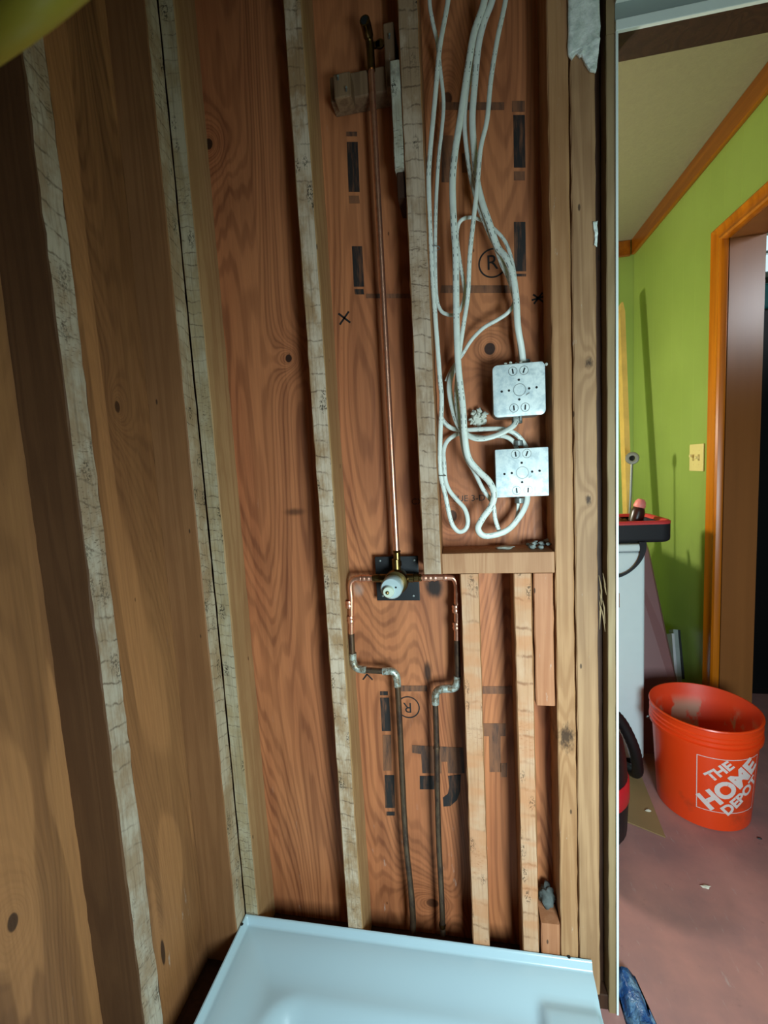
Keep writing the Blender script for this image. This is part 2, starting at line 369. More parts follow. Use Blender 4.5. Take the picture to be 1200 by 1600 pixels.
PAPER.bump(_n, .8, .004); PAPER = PAPER.fin(PAPER.mix(PAPER.ss(_n, .35, .7), srgb(240, 244, 238), srgb(196, 206, 196)), .7)
SCRAP = plain('grey_felt', srgb(92, 96, 92), .95, var=.5, sc=90, bump=.6)
t = NT('glossy_white_pan'); n = t.noise(t.co, 3, 2)
PAN = t.fin(t.mix(n, srgb(186, 206, 214), srgb(178, 198, 208)), .2, 0, .5)
t = NT('mauve_painted_floor'); n = t.noise(t.co, 3.5, 5, .6); n2 = t.noise(t.mapp((26, 26, 1), (0, 0, 0), rot=(0, 0, .6)), 1.0, 4, .75)
c = t.mix(t.ss(n, .3, .7), srgb(184, 128, 120), srgb(150, 110, 108)); sc_ = t.noise(t.mapp((70, 16, 1), rot=(0, 0, .8)), 1.0, 4, .7)
c = t.mix(t.ss(sc_, .60, .78, 0, .5), c, srgb(186, 176, 172)); c = t.mix(t.ss(n2, .62, .8, 0, .45), c, srgb(78, 58, 58))
t.bump(n2, .1, .001)
FLOOR = t.fin(c, t.ss(n, .3, .7, .38, .55), 0, .4)
def greenwall(name, along):
    t = NT(name); X, Y, Z = t.xyz(); a = Y if along == 'y' else X
    v = t.noise(t.mapp((2, 2, 2)), 1.0, 3)
    g = t.M('ABSOLUTE', t.M('SUBTRACT', t.M('FRACT', t.M('DIVIDE', t.M('ADD', a, 3.03), .105)), .5))
    g = t.ss(g, .02, .0); c = t.mix(t.ss(v, .3, .7), srgb(152, 174, 88), srgb(142, 164, 80)); c = t.mix(t.M('MULTIPLY', g, .22), c, srgb(176, 200, 90))
    gr = t.M('SUBTRACT', 1.0, g); t.bump(gr, .4, .001); return t.fin(c, .42, 0, .35)
GREENY = greenwall('green_panel_paint', 'y'); GREENX = greenwall('green_panel_paint_back', 'x')
t = NT('ceiling_tile'); n = t.noise(t.co, 60, 4, .7); t.bump(n, .4, .003)
CEIL = t.fin(t.mix(n, srgb(150, 144, 112), srgb(134, 128, 100)), .9)
t = NT('varnished_orange_trim'); n = t.noise(t.mapp((30, 30, 1.2)), 1.0, 4, .6)
TRIM = t.fin(t.mix(t.ss(n, .3, .7), srgb(200, 112, 8), srgb(160, 84, 6)), .3, 0, .35)
t = NT('varnished_trim_level'); n = t.noise(t.mapp((30, 1.2, 30)), 1.0, 4, .6)
TRIMY = t.fin(t.mix(t.ss(n, .3, .7), srgb(160, 92, 14), srgb(128, 68, 10)), .3, 0, .5)
t = NT('brown_jamb'); n = t.noise(t.mapp((24, 24, 1)), 1.0, 4)
JAMBB = t.fin(t.mix(n, srgb(150, 94, 50), srgb(122, 74, 38)), .3, 0, .5)
APPL = plain('white_enamel', srgb(216, 226, 228), .3, var=.03)
APPLG = plain('appliance_seam', srgb(110, 120, 122), .5)

# ------------------------------------------------------------------ structure
def struct(o): o['kind'] = 'structure'; return o
struct(box('floor', -.2, 4.2, -2.2, 2.4, -.06, 0, FLOOR))
struct(box('ceiling', -.2, 1.7, -.02, 2.0, 2.46, 2.52, CEIL))
struct(box('ceiling', -.2, 4.2, -2.2, -.03, 2.46, 2.52, CEIL))
# back framing wall
WB = bpy.data.objects.new('wall_back', None); COL.objects.link(WB); struct(WB)
box('plywood_sheet', -.089, .885, .089, .102, 0, 2.46, PLYB, WB)
box('bottom_plate', 0.002, .885, .002, .0885, 0, .038, SHADEW, WB, .002)
def bk(name, x0, x1, z0, z1, mats, label, seed, y1=.0885, y0=0, **k):
    return board(name, x0, x1, y0, y1, z0, z1, mats, WB, '-y', label, seed=seed, **k)
bk('stud', 0.0005, .037, .0385, 2.459, [SB2, SIDE], 'corner stud with dark squiggly stains and tan side', 1)
bk('stud', .276, .3145, .0385, 2.459, [SC, SIDE], 'whitened full-height stud left of the copper riser pipe', 2)
bk('stud', .507, .548, 1.028, 2.459, [SD, SIDEB], 'grey banded stud just right of the copper riser, cut off above the valve', 3)
bk('stud', .7835, .8205, .0385, 2.459, [ECLEAN, ECLEAN], 'yellowish pine stud beside the two junction boxes', 4)
bk('stud', .8235, .867, .0385, 2.459, [ECLEAN2, ECLEAN2], 'grey scuffed pine stud nearest the doorway', 5)
bk('cripple_stud', .583, .6235, .0385, 1.027, [SG, SIDEB], 'short pale cripple stud right of the supply pipes', 6, lean=(.003, 0))
bk('cripple_stud', .6985, .736, .0385, 1.027, [SG, SIDEB], 'short pale cripple stud right of the lower print', 7)
bk('scab_block', .7395, .779, .733, 1.027, [SCAB, SCAB], 'orange scab block hanging under the end of the cross block', 8)
bk('scab_block', .7405, .7815, .0385, .205, [SCAB, SCAB], 'short orange scab block at the bottom beside the pan corner', 9)
bk('backing_strip', .868, .8845, .0385, 2.459, [SHADEW, SHADEW], 'recessed strip between the stud and the door jamb, gap shade in its colour', 10, y0=.03)  # dark colour stands for the shade inside the gap
box('cross_block', .5485, .7825, 0, .0885, 1.028, 1.073, BLK, WB, .0015)['label'] = 'pinkish horizontal cross block under the junction boxes'
# shower arm blocking
b1 = join(boxm(.352, .50, .045, .0885, 2.045, 2.095, .003), boxm(.368, .404, .012, .05, 2.025, 2.072, .003))
link('arm_block', b1, OLDW, WB)['label'] = 'rough old wooden block behind the shower arm elbow'
box('arm_block', .474, .496, .03, .0885, 2.04, 2.16, OLDW, WB, .003)['label'] = 'small upright wooden block right of the shower arm elbow'
for (x, y, z) in ((.378, .0125, 2.060), (.394, .0125, 2.036), (.440, .0455, 2.075), (.485, .0305, 2.13)):
    link('screw', cyl((x, y, z), .0022, .010, (.25, -1, -.1), 10), GALVD, WB)
bk('nailer_strip', .487, .506, 1.865, 2.063, [STRIP, STRIP], 'plaster-whitened strip nailed beside the top of the grey stud', 12)
bk('nailer_strip', .489, .506, 1.815, 1.8645, [SHADEW, SHADEW], 'lower end of the whitened strip, its shade put into the colour', 13, y0=.012)  # same strip carried on in shade, painted as darker wood
# left framing wall
WL = bpy.data.objects.new('wall_left', None); COL.objects.link(WL); struct(WL)
box('plywood_sheet', -.102, -.089, -2.2, .102, 0, 2.46, PLYL, WL)
box('bottom_plate', -.0885, -.001, -2.2, -.0005, 0, .038, SHADEW, WL, .002)
def lf(name, y0, y1, mats, label, seed, **k):
    return board(name, -.0885, 0, y0, y1, .0385, 2.459, mats, WL, '+x', label, seed=seed, **k)
lf('stud', -.3525, -.3085, [SA, SIDED], 'whitened left wall stud crossed by dark diagonal saw lines', 21, jit=.0014)
lf('stud', -.0465, -.0005, [SB, SIDEB], 'left wall stud in the corner, whitened edge beside the black seam', 22)
lf('stud', -.80, -.76, [SA, SIDED], None, 23)
# shower room side, behind the camera
struct(box('wall_front', -.2, 4.2, -2.26, -2.2, 0, 2.46, plain('dim_plank_wall', srgb(104, 96, 84), .8)))
# green room
struct(box('wall_far', -.2, 1.66, 1.915, 1.98, 0, 2.46, GREENX))
struct(box('wall_partition', -.2, -.12, .12, 1.91, 0, 2.46, GREENY))
WR = struct(link('wall_right', join(boxm(1.6, 1.72, 1.06, 1.91, 0, 2.459), boxm(1.6, 1.72, .0, 1.06, 2.09, 2.459), boxm(1.6, 1.72, -2.19, -.0, 0, 2.459)), GREENY))
struct(box('trim_1', 1.582, 1.6, .0, 1.896, 2.375, 2.459, TRIMY, None, .004)); struct(box('trim_2', -.1, 1.58, 1.897, 1.914, 2.375, 2.459, TRIMY, None, .004))
# door to the next room: casing (moulded) and jamb
D1 = bpy.data.objects.new('door_1', None); COL.objects.link(D1); struct(D1)
def casing(name, path, width_dir, parent):
    prof = [(0, 0), (0, .012), (.012, .018), (.03, .014), (.055, .013), (.072, .02), (.085, .024), (.094, .02), (.1, .006), (.1, 0)]
    vs = []; fs = []
    for (p, wd) in path:
        for (a, t_) in prof: vs.append(Vector(p)+Vector(wd)*a+Vector((-t_, 0, 0)))
    k = len(prof)
    for i in range(len(path)-1):
        for j in range(k-1): fs.append((i*k+j, i*k+j+1, (i+1)*k+j+1, (i+1)*k+j))
    fs.append(tuple(range(k))); fs.append(tuple(range((len(path)-1)*k, len(path)*k))[::-1])
    return smooth(link(name, fixn(pyd(vs, fs)), TRIM, parent), 35)
casing('door_casing', [((1.5995, 1.078, 0), (0, -1, 0)), ((1.5995, 1.078, 2.103), (0, -1, -.68))], None, D1)
casing('head_casing', [((1.5995, 1.078, 2.103), (0, -1, -.68)), ((1.5995, .0, 2.103), (0, -.0, -.68))], None, D1)
box('door_jamb', 1.603, 1.722, .978, 1.059, 0, 2.035, JAMBB, D1)
box('head_jamb', 1.603, 1.722, .0, 1.059, 2.0351, 2.0895, JAMBB, D1)
# doorway between the shower and the green room
D2 = bpy.data.objects.new('door_2', None); COL.objects.link(D2); struct(D2)
board('side_jamb', .885, .9, -.003, .066, 0, 2.026, [JAMBW, JAMBW], D2, '-y', None, seed=31, jit=.0005)
box('painted_edge', .9002, .905, -.006, .066, 0, 2.0255, WHITEP, D2, .0008)
box('header', .9052, 1.59, .0, .064, 2.0265, 2.459, SHADEW, D2)  # shadow on the underside is put into the dark wood colour
box('head_casing', .9, 1.598, -.008, -.0002, 2.026, 2.044, WHITEP, D2, .001)
box('head_casing', .9, 1.598, -.02, -.0002, 2.0735, 2.14, WHITEP, D2, .001)
box('head_panel', .9, 1.598, -.004, -.0002, 2.0445, 2.073, GREYP, D2)
box('head_stud', .8852, .8995, -.003, .066, 2.0265, 2.459, JAMBW, D2)
box('strike_plate', .9052, .9066, -.006, .02, .955, .985, plain('bronze_plate', srgb(92, 54, 40), .4, .8), D2, .0004)
sp = []
rnd = random.Random(4)
for i in range(9):
    z = 1.0+rnd.uniform(-.05, .03); x = .869+rnd.uniform(0, .010); dx = rnd.uniform(-.003, .008)
    sp.append(tubem([(x, .004, z), (x+dx*.4, -.004, z-.02), (x+dx, -.001, z-.03-rnd.random()*.03)], [.0006, .0018, .0004], 5))
link('splinters', join(*sp), JAMBW, D2)['kind'] = 'stuff'
# ------------------------------------------------------------------ print on the plywood
YP = .0888
def pr(poly, mat=PRINT, label=None):
    o = link('print_mark', slab([P2(u, v) for u, v in poly], YP), mat, WB)
    if label: o['label'] = label
    return o
def prect(u0, v0, u1, v1, du=0, mat=PRINT, label=None): return pr([(u0, v0), (u1, v0), (u1+du, v1), (u0+du, v1)], mat, label)
prect(542, 222, 559, 300, 3, PRINT, 'black printed bar left of the riser'); prect(541, 206, 558, 213, 0, PRINTF); prect(545, 306, 561, 318, 1, PRINTF)
prect(550, 385, 566, 448, 3, PRINT, 'lower black printed bar left of the riser'); prect(554, 452, 568, 460, 1, PRINT)
prect(802, 180, 820, 262, 1, PRINT, 'black printed bar above the junction boxes'); prect(800, 158, 820, 175, 0, PRINTF); prect(803, 268, 820, 282, 0, PRINTF)
prect(803, 347, 821, 424, 1, PRINT, 'lower black printed bar above the junction boxes'); prect(805, 428, 822, 432, 0, PRINT)
prect(688, 160, 788, 172, 0, PRINTF); prect(690, 212, 708, 285, 0, PRINTF); prect(722, 240, 735, 270, 0, PRINTF)
prect(572, 459, 652, 466, 0, PRINTF, 'faded printed frame line'); prect(690, 446, 800, 458, -2, PRINTF)
prect(626, 1071, 667, 1080, 0, PRINTF); prect(754, 1072, 804, 1084, 0, PRINTF)
prect(594, 1080, 606, 1086, 0, PRINT); prect(594, 1090, 608, 1142, 3, PRINT); prect(598, 1148, 611, 1204, 1, PRINTF); prect(601, 1211, 616, 1262, 1, PRINT, 'black printed bar beside the left supply pipe')
prect(604, 1268, 617, 1274, 0, PRINT)
prect(754, 1130, 790, 1150, 0, PRINTF); prect(764, 1150, 782, 1206, 1, PRINTF, 'faded printed letter right of the first cripple stud'); prect(782, 1192, 792, 1214, 0, PRINTF)
prect(656, 1212, 682, 1233, 0, PRINT)
jj = [(700, 1212), (720, 1210), (719, 1236), (714, 1250), (704, 1259), (693, 1260), (692, 1246), (700, 1240), (702, 1228)]
pr(jj, PRINT, 'hooked end of a printed letter behind the right supply pipe')
pr([(644, 1164), (724, 1168), (726, 1208), (700, 1208), (699, 1190), (690, 1190), (690, 1208), (660, 1208), (658, 1178), (644, 1176)], PRINTF)
def ptext(s, u, v, size, rotz=0.0, mat=MARK, sx=1.0, label=None):
    me = textm(s, size); q = at(u, v, .0886); c_, s_ = math.cos(rotz), math.sin(rotz)
    for vt in me.vertices:
        x, y = vt.co.x*sx, vt.co.y; vt.co = (q.x+x*c_-y*s_, q.y, q.z+x*s_+y*c_)
    o = link('print_mark', me, mat, WB)
    if label: o['label'] = label
    return o
def circ(u, v, r, wd, mat=MARK):
    q = at(u, v, .0886); vs, fs = [], []; n = 40
    for i in range(n):
        a = 2*math.pi*i/n
        for rr in (r, r-wd): vs.append((q.x+rr*math.cos(a), .0885, q.z+rr*math.sin(a)))
    fs = [(2*i, 2*((i+1) % n), 2*((i+1) % n)+1, 2*i+1) for i in range(n)]
    link('print_mark', pyd(vs, fs), mat, WB)
ptext('R', 769, 411, .044, 0, MARK, 1.0, 'circled R above the junction boxes'); circ(770, 411, .031, .0035)
ptext('R', 637, 1105, .038, math.pi, MARK, 1.0, 'upside-down circled R between the supply pipes'); circ(638, 1105, .029, .0032)
ptext('CX', 652, 784, .020, 0, PRINT); ptext('-', 682, 783, .02, 0, PRINT); ptext('SUE 3-D', 733, 779, .020, 0, PRINT, 1.05, 'small black lettering behind the cable loops')
def cross(u, v, a, wd, parts=2):
    q = at(u, v, .0886)
    ms = []
    for k, an in enumerate([R(48), R(-42), R(10)][:parts]):
        d = Vector((math.cos(an), 0, math.sin(an)))*a; p = Vector((-math.sin(an), 0, math.cos(an)))*wd
        ms.append(pyd([q-d-p, q+d-p*.7, q+d+p, q-d+p*.8], [(0, 1, 2, 3)]))
    return link('marker_cross', join(*ms), MARK, WB)
cross(538, 497, .018, .0026); cross(841, 466, .014, .0022, 3)
q = at(574, 1056, .0886)
link('marker_cross', join(pyd([q+Vector(a) for a in ((-.014, 0, -.010), (-.010, 0, -.011), (.002, 0, .004), (-.002, 0, .006))], [(0, 1, 2, 3)]), pyd([q+Vector(a) for a in ((.012, 0, -.012), (.014, 0, -.008), (0, 0, .006), (-.002, 0, .003))], [(0, 1, 2, 3)])), MARK, WB)

# ------------------------------------------------------------------ shower pan
def sstep(a, b, x): x = min(1, max(0, (x-a)/(b-a))); return x*x*(3-2*x)
PX0, PX1, PY0, PY1 = .003, .848, -.86, -.003
def panz(x, y):
    dl, dr, db, df = x-PX0, PX1-x, PY1-y, y-PY0
    d = min(dl, db)
    z = .130-.020*sstep(.003, .010, d)-.034*sstep(.010, .115, d)
    # right and front thresholds carry a lower flat top
    q = min(dr, df)
    th = .098-.008*sstep(.012, 0, q)
    k = sstep(.135, .115, q)*sstep(.055, .085, d)
    z = z*(1-k)+th*k
    # basin: rounded rectangle
    x0, x1, y0, y1, r = PX0+.12, PX1-.135, PY0+.125, PY1-.12, .085
    cx, cy = (x0+x1)/2, (y0+y1)/2; ax, ay = abs(x-cx)-((x1-x0)/2-r), abs(y-cy)-((y1-y0)/2-r)
    sd = -(math.hypot(max(ax, 0), max(ay, 0))+min(max(ax, ay), 0)-r)
    z -= .040*sstep(-.012, .055, sd)+.008*sstep(.05, .4, sd)
    return z
def lines(a, b, fine):
    o = [a]; x = a
    while x < b-1e-6:
        st = .003 if x-a < .02 or b-x < .02 else .009
        x = min(b, x+st); o.append(x)
    return o
gx, gy = lines(PX0, PX1, 0), lines(PY0, PY1, 0); nx, ny = len(gx), len(gy)
vs = [(x, y, panz(x, y)) for y in gy for x in gx]; fs = [(j*nx+i, j*nx+i+1, (j+1)*nx+i+1, (j+1)*nx+i) for j in range(ny-1) for i in range(nx-1)]
ring_ = [i for i in range(nx)]+[j*nx+nx-1 for j in range(1, ny)]+[(ny-1)*nx+i for i in range(nx-2, -1, -1)]+[j*nx for j in range(ny-2, 0, -1)]
b0 = len(vs)
for i in ring_: vs.append((vs[i][0], vs[i][1], .0005))
m_ = len(ring_)
for k in range(m_): fs.append((ring_[(k+1) % m_], ring_[k], b0+k, b0+(k+1) % m_))
PANO = smooth(link('shower_pan', fixn(pyd(vs, fs)), PAN, None, True, (.42, -.43, 0)), 60)
tag(PANO, 'glossy white shower pan on the floor below the open studs', 'shower pan')
for (u, v) in ((379, 1456), (889, 1508)):
    q = gnd(u, v, .1085); zz = panz(q.x, q.y)
    link('screw_hole', lathem([(0, .0014), (.0035, .001), (.004, 0)], (q.x, q.y, zz), (0, 0, 1), 14), HOLE, PANO)
# ------------------------------------------------------------------ plumbing
YR = .040
PL = root('shower_plumbing', (.44, YR, .04), 'copper shower piping with mixing valve, riser and two supply legs', 'plumbing')
def pipe(name, pts, r, mat, label=None, parent=PL, seg=14):
    o = smooth(link(name, tubem(pts, r, seg), mat, parent), 50)
    if label: o['label'] = label
    return o
def A(u, v, y=YR): return at(u, v, y)
vc = A(620, 903)       # valve centre
zc = vc.z; xc = vc.x
RX = xc+.003
pipe('riser_pipe', [(RX, YR, zc+.055), (RX, YR, 2.10)], .0066, COPPER, 'long bright copper riser')
# drop ear elbow
el = [Vector((RX, YR, 2.085)), Vector((RX, YR, 2.125)), Vector((RX-.001, YR-.004, 2.142)), Vector((RX-.002, YR-.02, 2.150)), Vector((RX-.003, YR-.034, 2.151))]
pipe('shower_elbow', catmull(el, 5), [.0085]*11+[.0105]*10, BRASS, 'brass elbow at the top of the riser')
link('elbow_opening', cyl(el[-1]+Vector((0, .001, 0)), .0078, .0014, (0, -1, 0), 18), HOLE, PL)
link('elbow_ear', join(cyl((RX+.02, YR+.006, 2.135), .009, .004, (0, -1, 0), 16), boxm(RX, RX+.02, YR+.002, YR+.006, 2.129, 2.141)), BRASS, PL)
# valve
pm = boxm(xc-.055, xc+.055-.006, .064, .068, zc-.062, zc+.046, .0015)
link('mounting_plate', pm, BLKPL, PL)['label'] = 'square black plastic plate behind the valve'
vb = join(lathem([(0, 0), (.02, 0), (.026, .006), (.028, .016), (.0285, .036), (.026, .042), (.0, .042)], (xc, .062, zc-.006), (0, -1, 0), 32),
          cyl((xc-.04, YR, zc), .0105, .08, (1, 0, 0), 20, .001), cyl((xc+.001, YR, zc), .0105, .045, (0, 0, 1), 20, .001))
smooth(link('valve_body', vb, BRASS, PL))['label'] = 'dull brass mixing valve body'
cx_, cz_ = xc-.006, zc-.011
smooth(link('valve_cartridge', lathem([(0, 0), (.0235, 0), (.0245, .003), (.0245, .030), (.022, .034), (.0, .034)], (cx_, .022, cz_), (0, -1, 0), 32), CARTW, PL))['label'] = 'round grey plastic cartridge'
smooth(link('cartridge_stem', lathem([(0, 0), (.0125, 0), (.0125, .010), (.011, .012), (0, .012)], (cx_-.005, -.011, cz_-.005), (0, -1, 0), 24), CARTC, PL))['label'] = 'cream stem cap'
link('stem_screw', lathem([(0, .004), (.0028, .003), (.0045, 0)], (cx_-.007, -.0232, cz_-.006), (0, -1, 0), 14), BRASS, PL)
link('cartridge_notch', cyl((cx_+.011, -.0115, cz_+.003), .0022, .001, (0, -1, 0), 10), HOLE, PL)
for s in (-1, 1):
    smooth(link('union_nut', join(cyl((xc+s*.040, YR, zc), .0098, .012, (s, 0, 0), 12, .001), cyl((xc+s*.052, YR, zc), .0085, .006, (s, 0, 0), 16, .001)), BRASS, PL), 20)
smooth(link('riser_adapter', join(cyl((RX, YR, zc+.028), .0098, .013, (0, 0, 1), 6, .001), cyl((RX, YR, zc+.041), .0082, .020, (0, 0, 1), 16, .001), lathem([(.0082, 0), (.0095, .002), (.0082, .004)], (RX, YR, zc+.061), (0, 0, 1), 18)), BRASS, PL), 25)
for (du, dv) in ((-.042, .036), (.04, .036), (.034, -.05), (-.04, -.05)):
    link('plate_screw', lathem([(0, .002), (.0025, .0015), (.003, 0)], (xc+du, .0638, zc+dv), (0, -1, 0), 10), GALVD, PL)
def rings(c, ax, k, r, gap, mat=COPPER):
    """ribbed copper fitting: sleeve with beads"""
    prof = [(r, 0)]
    L = k*gap
    for i in range(k): prof += [(r, i*gap+gap*.2), (r+.0014, i*gap+gap*.45), (r, i*gap+gap*.8)]
    prof.append((r, L))
    return smooth(link('coupling', lathem(prof, c, ax, 18, False), mat, PL), 60)
xl0 = A(547, 905).x; xr0 = A(713, 905).x
# new copper, left then right
ptsL = [Vector((xc-.056, YR, zc)), Vector((xl0+.020, YR, zc)), Vector((xl0+.006, YR, zc-.004)), Vector((xl0, YR, zc-.018)), Vector((xl0, YR, zc-.05))]
xl1 = A(553, 1010).x
pipe('copper_tube', catmull(ptsL, 5)+[A(549, 995)], .0068, COPPER, 'bright copper tube left of the valve')
ptsR = [Vector((xc+.056, YR, zc)), Vector((xr0-.018, YR, zc)), Vector((xr0-.005, YR, zc-.004)), Vector((xr0, YR, zc-.018)), Vector((xr0, YR, zc-.05))]
pipe('copper_tube', catmull(ptsR, 5)+[A(714, 1005)], .0068, COPPER, 'bright copper tube right of the valve')
rings((xc-.062, YR, zc), (-1, 0, 0), 2, .0078, .011); rings((xc+.060, YR, zc), (1, 0, 0), 3, .0078, .011)
rings((xl0+.03, YR, zc), (-1, 0, 0), 1, .0078, .009); rings((xr0-.03, YR, zc), (1, 0, 0), 1, .0078, .009)
for (u, v, k) in ((545, 938, 2), (548, 962, 2)):
    rings(A(u, v), (0, 0, -1), k, .0079, .009)
for (u, v, k) in ((712, 945, 2), (713, 972, 2)):
    rings(A(u, v), (0, 0, -1), k, .0079, .009)
# aged pipe
pL = [A(549, 990), A(551, 1025)]
pipe('old_pipe', pL, .0072, OLDCU, 'dull brown pipe stub below the left copper tube')
pipe('solder_elbow', catmull([A(551, 1020), A(552, 1034), A(558, 1044), A(572, 1047)], 4), .0092, SOLDER, 'solder-whitened elbow at the lower left')
pipe('old_pipe', [A(568, 1047), A(604, 1049)], .0072, OLDCU)
pipe('solder_elbow', catmull([A(598, 1049), A(612, 1049), A(619, 1056), A(621, 1072)], 4), .0092, SOLDER, 'solder-streaked elbow at the top of the left supply pipe')
pipe('supply_pipe', catmull([A(621, 1068), A(625, 1140), A(633, 1300), A(641, 1380), A(645, 1430), A(645, 1462)], 4), [.0072]*13+[.0078]*8, OLDCU, 'left supply pipe, dull brown, going down behind the pan')
pipe('old_pipe', [A(714, 1000), A(715, 1060)], .0072, OLDCU, 'dull brown pipe stub below the right copper tube')
pipe('solder_elbow', catmull([A(715, 1056), A(714, 1068), A(709, 1075), A(696, 1076)], 4), .0092, SOLDER, 'solder-whitened elbow at the lower right')
pipe('solder_elbow', catmull([A(700, 1076), A(688, 1077), A(681, 1084), A(680, 1100)], 4), .0092, SOLDER, 'solder-whitened elbow at the top of the right supply pipe')
pipe('supply_pipe', catmull([A(680, 1095), A(682, 1160), A(685, 1300), A(690, 1400), A(692, 1460)], 4), .0070, OLDCU, 'right supply pipe, dull brown, going down behind the pan')
rings(A(682, 1165), (0, 0, -1), 1, .0074, .012, OLDCU); rings(A(691, 1442), (0, 0, -1), 1, .0076, .012, BRASS)

# ------------------------------------------------------------------ junction boxes
def jbox(cx, cz, wd, ht, yf, rad, label, tilt=0):
    g = root('junction_box', (cx, .0885, cz), label, 'electrical box', None)
    x0, x1, z0, z1 = cx-wd/2, cx+wd/2, cz-ht/2, cz+ht/2
    def rr(x0, x1, z0, z1, r, y0, y1, bev):
        pts = []
        for (ax, az, s) in ((x1-r, z1-r, 0), (x0+r, z1-r, 90), (x0+r, z0+r, 180), (x1-r, z0+r, 270)):
            for i in range(6): a = R(s+i*18); pts.append((ax+r*math.cos(a), az+r*math.sin(a)))
        n = len(pts); cxx, czz = (x0+x1)/2, (z0+z1)/2; vs = []
        for (y, k) in ((y1, 1), (y0+bev, 1), (y0+bev*.3, 1-.3*bev/wd), (y0, 1-2.4*bev/wd)):
            for (x, z) in pts: vs.append((cxx+(x-cxx)*k, y, czz+(z-czz)*k))
        fs = [(l*n+i, l*n+(i+1) % n, (l+1)*n+(i+1) % n, (l+1)*n+i) for l in range(3) for i in range(n)]
        fs += [tuple(range(n))[::-1], tuple(range(3*n, 4*n))]
        return fixn(pyd(vs, fs))
    smooth(link('box_body', rr(x0+.002, x1-.001, z0+.002, z1-.002, rad+.002, yf+.004, .0880, .001), GALVD, g), 30)['label'] = 'dull grey steel box'
    cov = smooth(link('cover', rr(x0, x1, z0, z1, rad, yf, yf+.006, .003 if rad > .005 else .0012), GALV, g), 50)
    cov['label'] = 'bright galvanised cover'
    k = wd/.104
    def ringm(px, pz, r, wdt=.0007):
        return lathem([(r-wdt, 0), (r-wdt*.5, .0007), (r+wdt*.5, .0007), (r+wdt, 0)], (px, yf+.0001, pz), (0, -1, 0), 26, False)
    link('knockout', ringm(cx+.001, cz+.0, .012*k), GALVD, cov)
    for (dx, dz, r_) in ((-.0115, .038, 8), (.0105, .038, -20), (-.011, -.036, 4), (.0115, -.036, -5)):
        px, pz = cx+dx*k, cz+dz*k
        link('knockout', ringm(px, pz, .0085*k), GALVD, cov)
        a = R(90+r_); d = Vector((math.cos(a), 0, math.sin(a)))*.0052*k; p = Vector((-math.sin(a), 0, math.cos(a)))*.0014; c0 = Vector((px, yf-.0003, pz))
        link('slot', slab([((c0+d*s1+p*s2).x, (c0+d*s1+p*s2).z) for s1, s2 in ((-1, -1), (1, -1), (1, 1), (-1, 1))], yf, .0005), HOLE, cov)
    for (dx, dz) in ((-.0345, -.001), (-.020, 0), (.020, .001), (.0345, .002), (0, .020), (0, -.0195)):
        link('screw_hole', cyl((cx+dx*k, yf, cz+dz*k), .0024*k, .0006, (0, -1, 0), 14), HOLE, cov)
    link('dent', slab([(cx+.013, cz-.013), (cx+.02, cz-.009), (cx+.021, cz-.006), (cx+.014, cz-.009)], yf, .0004), GALVD, cov)
    return g
ja = at(811, 609, .008); jb = at(815.5, 738.5, .012)
BX1 = jbox(ja.x, ja.z, .104, .106, .008, .010, 'upper junction box with rounded cover corners, between stud and cables')
BX2 = jbox(jb.x, jb.z, .107, .101, .012, .002, 'lower junction box with square cover corners, under the other box')
link('connector', cyl(at(820, 573, .05), .011, .014, (0, 0, 1), 18, .001), GALVD, BX1); link('connector', cyl(at(808, 662, .05), .011, .012, (0, 0, 1), 18, .001), GALVD, BX1)
link('cover_tab', boxm(ja.x+.0005, ja.x+.0045, .012, .02, ja.z-.062, ja.z-.052, .0008), GALVD, BX1)
for q in (at(810, 697, .05), at(812, 786, .05)): link('connector', cyl(q, .011, .012, (0, 0, 1), 18, .001), GALVD, BX2)
link('plaster_splash', join(*[lump(at(790+i*8, 569-(i % 2)*2, .018), .0035, i, 1, .6) for i in range(9)]), PLASTER, BX1)['kind'] = 'stuff'
# ------------------------------------------------------------------ cables
def cable(pts, r, label, flat=.62):
    P = catmull([at(*p) for p in pts], 7); r *= 1.1
    o = smooth(link('electrical_cable', tubem(P, r, 12, flat), CABLE, None, True, tuple(P[len(P)//2])), 70)
    return tag(o, label, 'cable', 'white cables hanging in the stud bay')
cable([(672, -60, .045), (671, 0, .045), (676, 34, .05), (683, 66, .055), (688, 110, .058), (693, 160, .058), (690, 205, .055), (685, 250, .052), (681, 325, .048), (680, 400, .045), (682, 462, .045), (688, 484, .044), (698, 491, .042), (709, 492, .04), (719, 484, .045), (726, 462, .045), (724, 440, .042), (718, 405, .045), (714, 372, .05), (716, 352, .05), (724, 342, .048), (740, 340, .062), (755, 346, .062), (770, 356, .06), (787, 374, .055), (797, 397, .045), (804, 430, .035), (806, 458, .03), (802, 476, .03), (793, 489, .032), (777, 500, .035), (756, 512, .04), (737, 531, .05), (721, 556, .062), (707, 575, .066), (697, 596, .064)], .0036,
      'thin cable that hooks left at mid height and loops over to the R mark')
cable([(704, -60, .03), (700, 0, .03), (687, 75, .03), (680, 150, .03), (671, 250, .03), (670, 300, .03), (674, 400, .03), (680, 494, .03), (687, 587, .03), (690, 625, .03), (688, 681, .03), (688, 737, .03), (696, 775, .03), (704, 812, .03), (711, 826, .03), (719, 831, .03), (728, 826, .03), (731, 813, .032), (726, 795, .036), (713, 780, .04), (702, 766, .042), (696, 750, .044), (694, 725, .046), (693, 706, .05), (697, 692, .055), (706, 683, .06), (720, 677, .062), (740, 682, .058), (760, 684, .056), (777, 681, .052), (792, 683, .05), (803, 691, .05), (808, 703, .05)], .0045,
      'leftmost cable beside the grey stud, ending in the narrow bottom loop')
